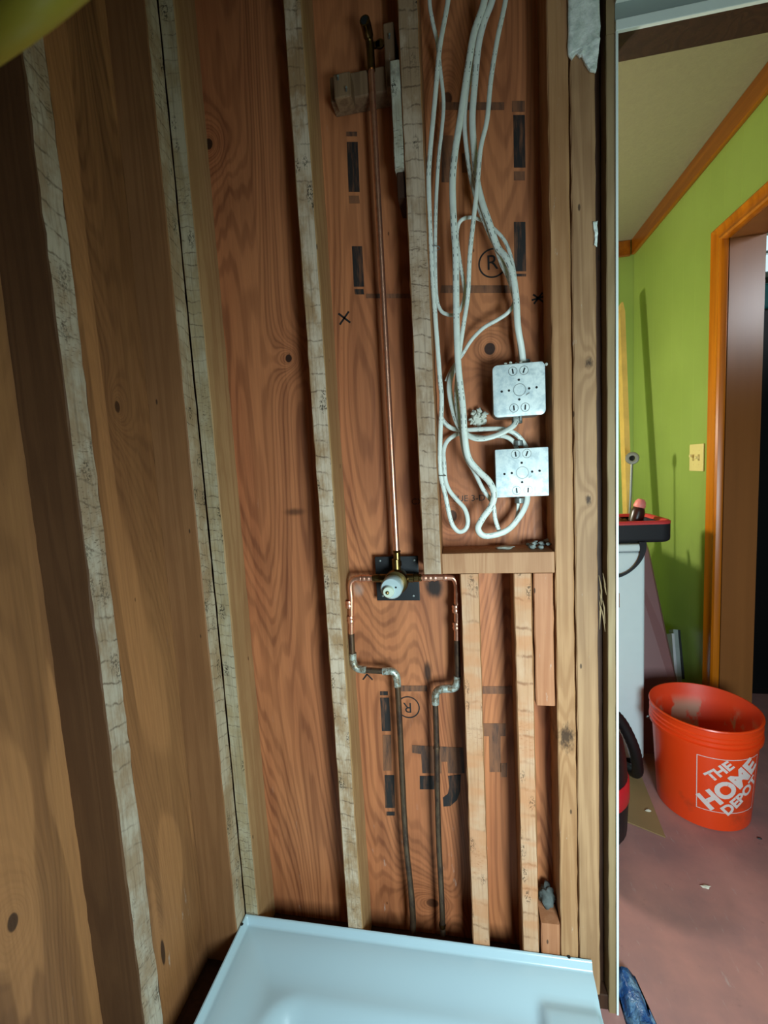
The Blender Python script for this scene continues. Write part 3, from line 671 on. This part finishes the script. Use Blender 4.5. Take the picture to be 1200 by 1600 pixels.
cable([(762, -60, .02), (757, 0, .02), (741, 50, .02), (733, 95, .02), (726, 140, .018), (719, 187, .016), (711, 237, .014), (707, 287, .012), (709, 350, .012), (712, 400, .012), (713, 494, .012), (716, 572, .012), (723, 634, .012), (726, 681, .014), (732, 715, .016), (748, 736, .016), (764, 752, .014), (772, 771, .012), (768, 790, .014), (754, 810, .016), (747, 826, .018), (756, 837, .02), (777, 835, .024), (797, 825, .03), (814, 804, .038), (823, 785, .045), (824, 770, .05)], .0062,
      'thickest cable, running straight down the middle and looping under the lower box')
cable([(782, -60, .028), (769, 0, .028), (756, 35, .03), (747, 75, .034), (741, 140, .038), (738, 187, .04), (741, 237, .042), (745, 280, .04), (753, 315, .036), (765, 350, .032), (777, 385, .03), (790, 402, .02), (800, 425, .014), (806, 462, .012), (809, 509, .016), (815, 545, .03), (819, 580, .05)], .0060,
      'cable with dark lettering curving right into the top of the upper box')
cable([(775, -60, .038), (768, 0, .038), (745, 70, .044), (729, 150, .052), (726, 195, .055), (730, 240, .055), (738, 287, .05), (749, 325, .046), (762, 358, .044), (774, 385, .04), (785, 414, .04), (797, 440, .045), (806, 478, .052), (810, 520, .055), (814, 560, .055), (816, 582, .055)], .0045,
      'slimmer cable hugging the lettered one down to the upper box')
cable([(797, -60, .018), (790, 0, .018), (777, 62, .018), (767, 125, .018), (761, 187, .018), (751, 232, .02), (746, 287, .02), (740, 342, .018), (734, 400, .02), (731, 462, .026), (724, 509, .032), (717, 560, .034), (713, 612, .034), (715, 644, .034), (721, 681, .034), (727, 712, .034), (741, 737, .034), (755, 765, .032), (770, 787, .03), (774, 812, .03), (783, 833, .034), (797, 826, .042), (808, 806, .05), (810, 776, .055)], .0042,
      'right-hand cable from the top crossing the bundle and ending under the lower box')
cable([(806, 650, .048), (805, 661, .036), (796, 670, .028), (774, 681, .026), (749, 686, .024), (731, 680, .028), (716, 664, .036), (707, 637, .048), (702, 606, .056), (706, 584, .06), (716, 566, .062)], .0056,
      'cable leaving the bottom of the upper box and curling up to the left')
cable([(688, 650, .055), (695, 661, .055), (706, 669, .055), (722, 672, .056), (745, 671, .052), (768, 670, .046), (788, 671, .042), (804, 677, .042), (815, 687, .046), (823, 700, .052)], .0045,
      'short cable arching over into the top of the lower box')
for (u, v) in ((679, 387), (689, 743)):
    q = at(u, v, .036 if v < 500 else .034)
    o = smooth(link('cable_staple', lathem([(.0105, -.0012), (.0118, 0), (.0105, .0012), (.0092, 0), (.0105, -.0012)], (q.x, q.y+.002, q.z), (.08, 0, 1), 20, False), GALVD, None, True, tuple(q)), 60)
    tag(o, 'thin dark tie round the left cable pair, ' + ('upper one' if v < 500 else 'lower one above the narrow loop'), 'cable tie', 'ties on the left cables')
# ------------------------------------------------------------------ small wall things
q = at(747, 655, .075)
ms = [lump(q, .014, 3, 3, .5, 2.2, (1.1, .8, 1))]
rnd = random.Random(8)
for i in range(22):
    a = rnd.uniform(0, 6.28); r_ = rnd.uniform(.006, .019)
    ms.append(lump(q+Vector((r_*math.cos(a)*1.1, -.003-rnd.random()*.008, r_*math.sin(a))), rnd.uniform(.0025, .006), i, 2, 1.1, 1.6))
tag(link('plaster_lump', join(*ms), PLASTER, None, True, tuple(q)), 'crumbly white plaster lump behind the cables left of the upper box', 'plaster')
q = at(790, 858, .04)
tag(link('plaster_chunk', lump((q.x, .045, 1.0755), .016, 4, 3, .35, 1.5, (1.2, .9, .22)), PLASTER, None, True, (q.x, .045, 1.073)), 'smooth white plaster chunk on the cross block', 'plaster')
ms = [lump((at(826+i*4.2, 860, .05).x, .03+.05*rnd.random(), 1.0765+rnd.random()*.006), rnd.uniform(.005, .009), 10+i, 2, .6, 2, (1, 1, .7)) for i in range(9)]
tag(link('plaster_rubble', join(*ms), plain('grey_rubble', srgb(150, 156, 150), .9, var=.4, sc=150, bump=.4), None, True, (.76, .045, 1.073)), 'little heap of grey rubble on the right end of the cross block', 'rubble', None, 'stuff')
# torn painted drywall on the stud near the doorway
edge = [(887, -60), (936, -60), (936, 60), (934, 85), (930, 115), (921, 113), (914, 104), (908, 90), (905, 92), (900, 86), (893, 95), (887, 88)]
def torn(name, edge, y, th, mat, label, cat, seed=0, parent=None):
    pts = [at(u, v, y) for u, v in edge]
    b = bmesh.new(); vv = [b.verts.new((p.x, y, p.z)) for p in pts]; f = b.faces.new(vv)
    r = bmesh.ops.extrude_face_region(b, geom=[f]); 
    for e in r['geom']:
        if isinstance(e, bmesh.types.BMVert): e.co.y -= th
    bmesh.ops.triangulate(b, faces=b.faces); bmesh.ops.subdivide_edges(b, edges=b.edges, cuts=4, use_grid_fill=True)
    bmesh.ops.triangulate(b, faces=b.faces); bmesh.ops.subdivide_edges(b, edges=[e for e in b.edges if e.calc_length() > .006], cuts=1)
    bmesh.ops.recalc_face_normals(b, faces=b.faces)
    for v in b.verts:
        if v.co.y < y-.0001:
            k = mnoise.fractal(v.co*60+Vector((seed, 0, 0)), 1, 2, 4); v.co.y -= abs(k)*.005; v.co.x += mnoise.noise(v.co*120)*.0015; v.co.z += mnoise.noise(v.co*90+Vector((5, 5, 5)))*.002
    me = bpy.data.meshes.new('m'); bmesh.ops.triangulate(b, faces=b.faces); b.to_mesh(me); b.free()
    o = link(name, me, mat, parent, True, tuple(pts[0]))
    if label: tag(o, label, cat)
    return o
torn('torn_drywall', edge, -.0006, .004, PAPER, 'torn white-painted drywall remnant at the top of the grey scuffed stud', 'drywall scrap')
torn('paint_flake', [(926, 348), (933, 346), (933, 386), (927, 383), (929, 376)], -.0006, .001, PAPER, 'small white paint flake on the grey scuffed stud below the torn drywall', 'paint flake', 5)
q = at(858, 1408, .05)
tag(link('felt_scrap', lump((.762, .05, .226), .022, 9, 3, .5, 1.8, (.82, .9, .98)), SCRAP, None, True, (.762, .05, .205)), 'crumpled dark grey felt scrap on the short orange block by the pan corner', 'scrap')

# ------------------------------------------------------------------ green room things
W = root('washing_machine', (.97, 1.2, 0), 'white enamel washer standing by the green wall under the tool bag', 'appliance')
box('body', .62, 1.283, .872, 1.5, .03, .885, APPL, W, .012, 3)
box('lid_panel', .62, 1.283, .868, 1.5, .888, .917, APPL, W, .008, 3)
box('seam', .63, 1.28, .876, 1.49, .884, .889, APPLG, W)
for (x, y) in ((.66, .91), (1.24, .91), (.66, 1.46), (1.24, 1.46)): link('foot', cyl((x, y, 0), .02, .031, (0, 0, 1), 14), BLKPL, W)
sw = [(1.06, .862, .874), (1.12, .862, .820), (1.18, .862, .797), (1.20, .862, .80), (1.235, .862, .825), (1.256, .862, .865), (1.264, .862, .885)]
# tool bag with strap
RED = plain('red_nylon', srgb(206, 58, 58), .6, bump=.2); BLK = plain('black_nylon', srgb(26, 24, 30), .7, bump=.2)
TB = root('tool_bag', (1.2, 1.0, .918), 'open black tool bag with red rim on top of the washer', 'bag')
def bagshell(x0, x1, y0, y1, z0, z1, th, r):
    def loop(ins, z):
        pts = []
        for (ax, ay, s) in ((x1-r, y1-r, 0), (x0+r, y1-r, 90), (x0+r, y0+r, 180), (x1-r, y0+r, 270)):
            for i in range(7): a = R(s+i*15); pts.append((ax+(r-ins)*math.cos(a), ay+(r-ins)*math.sin(a), z))
        return pts
    return loop
L_ = bagshell(.88, 1.39, .885, 1.14, .918, 1.01, .02, .045)
def stack(loops, cap0=True, cap1=False):
    n = len(loops[0]); vs = [p for l in loops for p in l]
    fs = [(l*n+i, l*n+(i+1) % n, (l+1)*n+(i+1) % n, (l+1)*n+i) for l in range(len(loops)-1) for i in range(n)]
    if cap0: fs.append(tuple(range(n))[::-1])
    if cap1: fs.append(tuple(range((len(loops)-1)*n, len(loops)*n)))
    return fixn(pyd(vs, fs))
smooth(link('bag_body', stack([L_(.012, .9185), L_(.002, .925), L_(0, .935), L_(0, .992), L_(.018, .992), L_(.02, .94)], True, True), BLK, TB), 50)
smooth(link('red_rim', stack([L_(-.001, .990), L_(-.001, .999), L_(.006, 1.004), L_(.02, 1.002), L_(.026, .992)], False), RED, TB), 60)['label'] = 'red binding and lining'
sp_ = catmull([(1.272, .872, .925), (1.270, .862, .895), (1.258, .858, .86), (1.235, .857, .828), (1.205, .857, .805), (1.170, .857, .796), (1.12, .857, .81), (1.06, .86, .88), (1.05, .872, .92)], 5)
vs = []; fs = []
for i, p in enumerate(sp_):
    T = (sp_[min(i+1, len(sp_)-1)]-sp_[max(i-1, 0)]).normalized(); q_ = i/(len(sp_)-1)
    wdt = .012*(1-.72*math.sin(math.pi*min(1, q_*1.15))**1.5)+.001; N = Vector((-T.z, 0, T.x)).normalized()
    for s1, s2 in ((-1, -.001), (1, -.001), (1, .001), (-1, .001)): vs.append(p+N*wdt*s1+Vector((0, s2, 0)))
for i in range(len(sp_)-1):
    for j in range(4): fs.append((i*4+j, i*4+(j+1) % 4, (i+1)*4+(j+1) % 4, (i+1)*4+j))
link('strap', fixn(pyd(vs, fs)), BLK, TB)['label'] = 'black shoulder strap hanging down the washer front'
# items in the bag
B_ = root('caulk_bottle', (1.285, 1.0, .945), 'dark bottle with pink tip sticking out of the tool bag', 'bottle')
ax = Vector((.25, 0, 1)).normalized()
smooth(link('bottle_body', lathem([(0, 0), (.024, .002), (.027, .01), (.027, .085), (.022, .1), (.020, .103), (0, .103)], (1.28, 1.0, .945), ax, 24), plain('dark_red_bottle', srgb(52, 24, 22), .3), B_))
smooth(link('bottle_cap', lathem([(0, 0), (.021, 0), (.023, .006), (.019, .024), (.012, .034), (0, .036)], Vector((1.28, 1.0, .945))+ax*.103, ax, 24), plain('pink_cap', srgb(226, 128, 120), .5), B_))
tag(smooth(link('brown_rag', lump((1.225, 1.0, .975), .04, 2, 3, .35, 1.7, (1, .8, .7)), plain('tan_leather', srgb(140, 98, 56), .8, bump=.4), None, True, (1.225, 1.0, .94)), 60), 'crumpled tan leather glove in the tool bag', 'glove')
STR = root('wood_strip', (1.30, 1.62, 0.0), 'thin raw wood strip leaning upright behind the tool bag', 'wood strip')
a0, a1 = at(981, 815, 1.52), at(969, 477, 1.72); dd = (a1-a0).normalized(); g0 = a0-dd*(a0.z/dd.z)
def slat(p0, p1, w_, t_):
    d = (p1-p0).normalized(); s = d.cross(Vector((0, 1, 0))).normalized(); n_ = s.cross(d); vs = []
    for p, k in ((p0, 1), (p1-d*.05, 1), (p1, .35)):
        for a_, b_ in ((-1, -1), (1, -1), (1, 1), (-1, 1)): vs.append(p+s*w_*a_*k+n_*t_*b_)
    fs = [(i*4+j, i*4+(j+1) % 4, (i+1)*4+(j+1) % 4, (i+1)*4+j) for i in range(2) for j in range(4)]+[(3, 2, 1, 0), (8, 9, 10, 11)]
    return fixn(pyd(vs, fs))
STR.location = g0; link('strip_body', slat(g0, a1, .013, .032), plain('raw_pine_strip', srgb(214, 176, 96), .6, var=.3, sc=14), STR)
# pole with a flange ring
ro = at(988, 716, 1.35); rb = at(985, 800, 1.34); rb = ro+(rb-ro)*5.6
g = root('flanged_pipe', (rb.x, rb.y, 0), 'thin grey rod with a round flange on top, standing behind the washer', 'pipe')
smooth(link('rod', tubem([(rb.x, rb.y, 0), (ro.x-.002, ro.y, ro.z-.02)], .006, 12), GALVD, g)); 
smooth(link('flange', lathem([(.012, -.006), (.028, -.006), (.03, 0), (.028, .005), (.018, .008), (.013, .006), (.012, -.006)], ro, (-.3, -1, .1), 28, False), plain('grey_iron', srgb(128, 128, 116), .5, .4), g))
link('flange_hole', cyl(ro+Vector((0, .004, 0)), .0125, .002, (-.3, -1, .1), 20), HOLE, g)
# leaning mauve board, thick, beside the washer
m0 = [(1.300, 1.12, .0), (1.545, .98, .0), (1.43, 1.42, .90), (1.36, 1.47, .93)]
def prismm(poly, off):
    n = len(poly); o_ = Vector(off); vs = [Vector(p) for p in poly]+[Vector(p)+o_ for p in poly]
    return fixn(pyd(vs, [tuple(range(n)), tuple(range(n, 2*n))[::-1]]+[(i, (i+1) % n, n+(i+1) % n, n+i) for i in range(n)]))
mb = [(1.300, .96, 0), (1.50, .96, 0), (1.452, 1.1, .45), (1.415, 1.2, .82), (1.395, 1.22, .90), (1.355, 1.22, .92), (1.325, 1.2, .85)]
tag(link('leaning_board', prismm(mb, (0.012, .018, 0)), plain('mauve_board', srgb(140, 96, 96), .45, var=.1, sc=4), None, False, (1.4, .97, 0)), 'mauve painted board leaning in the gap right of the washer', 'board')
# metal level leaning at the green wall
lv = root('spirit_level', (1.50, 1.05, 0), 'short silver metal level leaning on the green wall behind the bucket', 'level')
p0, p1 = Vector((1.555, 1.02, 0)), Vector((1.555, 1.28, .42))
p1 = at(1052, 984, 1.28); p0 = at(1063, 1120, 1.12); d_ = (p1-p0).normalized(); p0 = p0-d_*(p0.z/d_.z)
lv.location = p0
def barx(p0, p1, w_, t_):
    d = (p1-p0).normalized(); s = d.cross(Vector((0, 1, 0))).normalized(); n_ = s.cross(d)
    vs = [p+s*w_*a_+n_*t_*b_ for p in (p0, p1) for a_, b_ in ((-1, -1), (1, -1), (1, 1), (-1, 1))]
    return fixn(pyd(vs, [(0, 1, 5, 4), (1, 2, 6, 5), (2, 3, 7, 6), (3, 0, 4, 7), (3, 2, 1, 0), (4, 5, 6, 7)]))
s_ = d_.cross(Vector((0, 1, 0))).normalized()
link('level_body', barx(p0, p1, .010, .022), plain('brushed_metal', srgb(178, 182, 184), .35, .6), lv)
link('level_flange', barx(p0+s_*.016, p1+s_*.014-d_*.02, .0055, .026), plain('pale_metal', srgb(206, 200, 206), .4, .3), lv)
link('end_cap', barx(p0-s_*.017+d_*.25, p1-s_*.015, .006, .02), BLKPL, lv)
# shop vacuum and hose
V_ = root('shop_vacuum', (.93, .62, 0), 'black and red shop vacuum just inside the doorway', 'vacuum')
smooth(link('tank', lathem([(0, .002), (.13, .002), (.14, .02), (.145, .135), (0, .135)], (.965, .56, 0), (0, 0, 1), 36), BLKPL, V_))
smooth(link('red_band', lathem([(.1455, .135), (.148, .14), (.147, .20), (.143, .21), (.0, .21)], (.965, .56, 0), (0, 0, 1), 36), plain('red_plastic', srgb(196, 30, 40), .35), V_))
smooth(link('motor_head', lathem([(.142, .21), (.138, .27), (.128, .33), (.1, .37), (0, .38)], (.965, .56, 0), (0, 0, 1), 36), BLKPL, V_))
hp = catmull([(1.062, .66, .335), (1.10, .68, .335), (1.14, .69, .29), (1.18, .70, .20), (1.205, .73, .11), (1.215, .77, .045), (1.19, .83, .0275), (1.10, .845, .0275)], 9)
tag(smooth(link('vacuum_hose', tubem(hp, [.019+.0016*(i % 2) for i in range(len(hp))], 14), BLKPL, None, True, tuple(hp[30])), 30), 'black corrugated hose curving down beside the washer', 'hose')
# bucket
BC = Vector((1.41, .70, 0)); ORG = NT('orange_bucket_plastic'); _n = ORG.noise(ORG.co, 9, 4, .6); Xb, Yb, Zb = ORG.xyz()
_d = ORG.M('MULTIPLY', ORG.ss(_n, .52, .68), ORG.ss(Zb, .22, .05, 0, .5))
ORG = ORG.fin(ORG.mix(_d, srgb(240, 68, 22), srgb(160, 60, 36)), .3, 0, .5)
INN = NT('plaster_smeared_bucket_inside'); _n = INN.noise(INN.mapp((14, 14, 6)), 1.0, 4, .6); Xb, Yb, Zb = INN.xyz()
_m = INN.M('MULTIPLY', INN.ss(_n, .46, .54), INN.ss(Zb, .335, .27)); _m = INN.M('MAXIMUM', _m, INN.ss(Zb, .16, .10))
INN = INN.fin(INN.mix(INN.M('MULTIPLY', _m, .85), srgb(234, 64, 26), srgb(190, 156, 132)), .5)
BK = root('bucket', tuple(BC), 'orange home-store bucket with white lettering on the mauve floor', 'bucket')
BK['label'] = 'orange plastic bucket with white square lettering on the mauve floor'
H_ = .368
prof = [(0, .0), (.134, .0), (.139, .004), (.140, .012), (.1565, .292), (.1565, .293), (.166, .294), (.1665, .302), (.1665, .306), (.160, .309), (.160, .318), (.165, .3195), (.165, .323), (.1605, .326), (.1605, .334), (.1655, .3355), (.1655, .339), (.162, .342), (.163, .358), (.166, .360), (.1675, .364), (.166, .368), (.162, .368)]
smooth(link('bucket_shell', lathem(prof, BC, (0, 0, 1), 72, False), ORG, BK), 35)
smooth(link('bucket_inside', lathem([(.162, .368), (.1585, .362), (.1355, .008), (0, .008)], BC, (0, 0, 1), 72, False), INN, BK), 35)
def rad(z): return .140+(z-.012)/(.292-.012)*.0165
WL_ = NT('white_bucket_print'); _n = WL_.noise(WL_.co, 90, 4, .7); WL_ = WL_.fin(WL_.mix(WL_.ss(_n, .58, .75, 0, .7), srgb(226, 206, 202), srgb(206, 90, 60)), .45)
LA = R(-84.5); LZ = .170            # centre of the square print
HW = .098                          # half size along arc / height
def wrap(x, z, off=.0009):
    zz = LZ+z; r_ = rad(zz)+off; a = LA+x/.150; return (BC.x+r_*math.cos(a), BC.y+r_*math.sin(a), zz)
def wrapmesh(me):
    b = bmesh.new(); b.from_mesh(me); bmesh.ops.triangulate(b, faces=b.faces)
    for _ in range(3):
        es = [e for e in b.edges if e.calc_length() > .012]
        if not es: break
        bmesh.ops.subdivide_edges(b, edges=es, cuts=1); bmesh.ops.triangulate(b, faces=b.faces)
    for v in b.verts: v.co = wrap(v.co.x, v.co.y)
    b.to_mesh(me); b.free(); return me
def band(x0, x1, z0, z1): return pyd([(x0, z0, 0), (x1, z0, 0), (x1, z1, 0), (x0, z1, 0)], [(0, 1, 2, 3)])
HZ = .098
fr_ = join(*[band(*q) for q in ((-HW, HW, HZ-.0022, HZ), (-HW, HW, -HZ, -HZ+.0022), (-HW, -HW+.0022, -HZ, HZ), (HW-.0022, HW, -HZ, HZ))])
link('print_frame', wrapmesh(fr_), WL_, BK)['label'] = 'white square outline printed on the bucket'
def btext(s, size, cx, cz, parent=BK, sx=.8, bold=.0012):
    cu = bpy.data.curves.new('t', 'FONT'); cu.body = s; cu.size = size; cu.align_x = 'CENTER'; cu.align_y = 'CENTER'; cu.offset = bold; cu.resolution_u = 4
    o = bpy.data.objects.new('t', cu); me = bpy.data.meshes.new_from_object(o); bpy.data.objects.remove(o); bpy.data.curves.remove(cu); me.materials.clear()
    a = R(45); 
    for v in me.vertices:
        x, y = v.co.x*sx, v.co.y
        # stencil-style letters slanted so that their stems stay steep on the 45 degree line
        x, y = x, y
        v.co = (cx+x*math.cos(a)-y*math.sin(a)*.9, cz+x*math.sin(a)+y*math.cos(a)*.9, 0)
    link('lettering', wrapmesh(me), WL_, parent)['label'] = 'white printed word '+s
btext('THE', .050, -.036, .052, sx=.95, bold=.002); btext('HOME', .088, .0, .0, sx=.88, bold=.0042); btext('DEPOT', .054, .038, -.040, sx=.92, bold=.0024)
# handle bail lying down behind the rim
bl = [Vector((BC.x+.172*math.cos(R(a)), BC.y+.172*math.sin(R(a)), .300-.10*math.sin(R((a-10)/160*180)))) for a in range(10, 171, 8)]
smooth(link('bail', tubem(bl, .0022, 8), GALVD, BK))
# cardboard, debris, blue bag
tag(link('cardboard_sheet', prismm([(1.06, .60, .0008), (1.215, .515, .0008), (1.25, .82, .0008), (1.13, .86, .0008)], (0, 0, .004)), plain('tan_cardboard', srgb(150, 118, 78), .85, var=.15, sc=8), None, False, (1.2, .7, 0)), 'tan cardboard sheet lying on the floor under the bucket edge', 'cardboard')
CR = plain('pale_chip', srgb(220, 208, 190), .8)
for i, (u, v, s_, lb) in enumerate(((1013, 1268, .009, 'pale chip on the cardboard sheet left of the bucket'), (1103, 1385, .010, 'pale plaster chip on the bare floor in front of the bucket'), (1102, 1290, .007, 'pale chip touching the bottom of the bucket'), (1187, 1309, .006, 'dark chip right of the bucket'))):
    q = gnd(u, v, .004); z0 = .0052 if i == 0 else 0
    tag(link('floor_chip', lump((q.x, q.y, z0+s_*.33), s_, i+3, 2, .5, 1.5, (1.2, .5, .4)), CR if i < 3 else BLKPL, None, False, (q.x, q.y, z0)), lb, 'chip', 'chips on the floor')
BLUE = NT('blue_film'); _n = BLUE.noise(BLUE.mapp((20, 20, 20)), 1.0, 4, .7)
BLUE.bump(_n, 1.0, .01); BLUE = BLUE.fin(BLUE.mix(BLUE.ss(_n, .38, .62), srgb(40, 96, 170), srgb(150, 190, 222)), .22, 0, .6)
b = bmesh.new(); nxx, nyy = 18, 30; vv = []
for j in range(nyy+1):
    for i in range(nxx+1):
        a, c_ = i/nxx, j/nyy; x = .915+a*.12*(1-.55*c_)-.0*c_; y = -.42+c_*.50
        h = math.sin(math.pi*min(1, a*1.0))*.045*(1-.45*c_)+.012*mnoise.fractal(Vector((a*5, c_*9, 1)), 1, 2, 4)
        vv.append(b.verts.new((x, y, max(.002, h))))
for j in range(nyy):
    for i in range(nxx): k = j*(nxx+1)+i; b.faces.new((vv[k], vv[k+1], vv[k+nxx+2], vv[k+nxx+1]))
bmesh.ops.solidify(b, geom=list(b.faces), thickness=.001)
me = bpy.data.meshes.new('m'); b.to_mesh(me); b.free()
tag(link('blue_plastic_bag', me, BLUE, None, True, (.97, -.2, 0)), 'crumpled blue plastic bag on the floor by the bottom of the door jamb', 'bag')
# switch plate
sy, sz = 1.176, 1.232
SWS = plain('switch_slot', srgb(170, 148, 92), .6); SWP = plain('almond_plastic', srgb(226, 206, 140), .35, var=.04)
g = root('switch_plate', (1.6, sy, sz), 'almond double toggle switch plate on the green wall by the door casing', 'light switch')
box('plate', 1.594, 1.5998, sy-.058, sy+.058, sz-.058, sz+.058, SWP, g, .002)
for s in (-1, 1):
    o = box('toggle', 1.578, 1.5945, sy+s*.023-.005, sy+s*.023+.005, sz-.002+.004*s, sz+.010+.004*s, SWP, g, .0015)
    box('slot', 1.5932, 1.5942, sy+s*.023-.007, sy+s*.023+.007, sz-.014, sz+.014, SWS, g)
    for zz in (-1, 1): link('plate_screw', lathem([(0, .0012), (.003, .0008), (.0035, 0)], (1.594, sy+s*.023, sz+zz*.03), (-1, 0, 0), 12), SWP, g)
# ------------------------------------------------------------------ next room
struct(box('wall_next', 3.4, 3.46, -2.2, 2.4, 0, 2.459, GREYP)); struct(box('wall_next_far', 1.725, 3.4, 2.1, 2.16, 0, 2.459, GREYP))
struct(box('ceiling', 1.705, 3.46, -.02, 2.4, 2.46, 2.52, CEIL))
p_ = at(1190, 400, 2.09)
Wn = bpy.data.objects.new('window_1', None); COL.objects.link(Wn); struct(Wn)
zt, zb = at(1190, 330, 2.09).z, at(1190, 428, 2.09).z
em = bpy.data.materials.new('bright_window'); em.use_nodes = True; em.node_tree.nodes['Principled BSDF'].inputs['Emission Color'].default_value = (.72, .96, 1, 1); em.node_tree.nodes['Principled BSDF'].inputs['Emission Strength'].default_value = .95
em.node_tree.nodes['Principled BSDF'].inputs['Base Color'].default_value = (.1, .1, .1, 1)
box('window_pane', p_.x-.30, p_.x+.6, 2.085, 2.092, zb, zt+.1, em, Wn)
box('window_frame', p_.x-.34, p_.x+.64, 2.06, 2.099, zb-.03, zb, WHITEP, Wn); box('window_frame', p_.x-.34, p_.x+.64, 2.06, 2.099, zb+.10, zb+.115, WHITEP, Wn)
q0 = at(1184, 480, 1.45)
fr = root('refrigerator', (q0.x+.35, 1.75, 0), 'tall black refrigerator standing in the dark room beyond the door', 'appliance')
FR = plain('black_gloss', srgb(10, 12, 14), .35, var=.05)
box('body', q0.x-.10, q0.x+.6, 1.5, 2.04, 0, q0.z, FR, fr, .01); box('door', q0.x-.10, q0.x+.6, 1.45, 1.498, .05, q0.z-.01, FR, fr, .008)
box('handle', q0.x-.06, q0.x-.03, 1.41, 1.4495, .8, 1.3, FR, fr, .005)
tag(box('teal_storage_bin', q0.x-.08, q0.x+.45, 1.5, 1.9, q0.z+.001, q0.z+.12, plain('teal_plastic', srgb(30, 120, 124), .3), None, .012, 2, (q0.x+.2, 1.7, q0.z)), 'teal plastic bin on top of the black refrigerator', 'bin')
# ------------------------------------------------------------------ yellow cord near the camera
def nearp(u, v, d): return CAM+ray(u, v)*d
YC = NT('yellow_cord_jacket'); YC = YC.fin(srgb(158, 146, 48), .5)
yp = [nearp(-420, 330, .26), nearp(-240, 215, .21), nearp(-90, 116, .172), nearp(20, 38, .15), nearp(120, -40, .15), nearp(220, -130, .155), nearp(320, -250, .17)]
d_ = (yp[-1]-yp[-2]).normalized(); q_ = yp[-1].copy(); st_ = .04
while q_.z < 2.40: q_ = q_+(d_*.6+Vector((.1, -.15, .6))).normalized()*st_; yp.append(q_.copy()); st_ = min(.12, st_*1.3)
tag(smooth(link('extension_cord', tubem(catmull(yp, 8), .0058, 14), YC, None, True, tuple(yp[3])), 60), 'thick yellow cord crossing the top left corner close to the camera', 'cord')
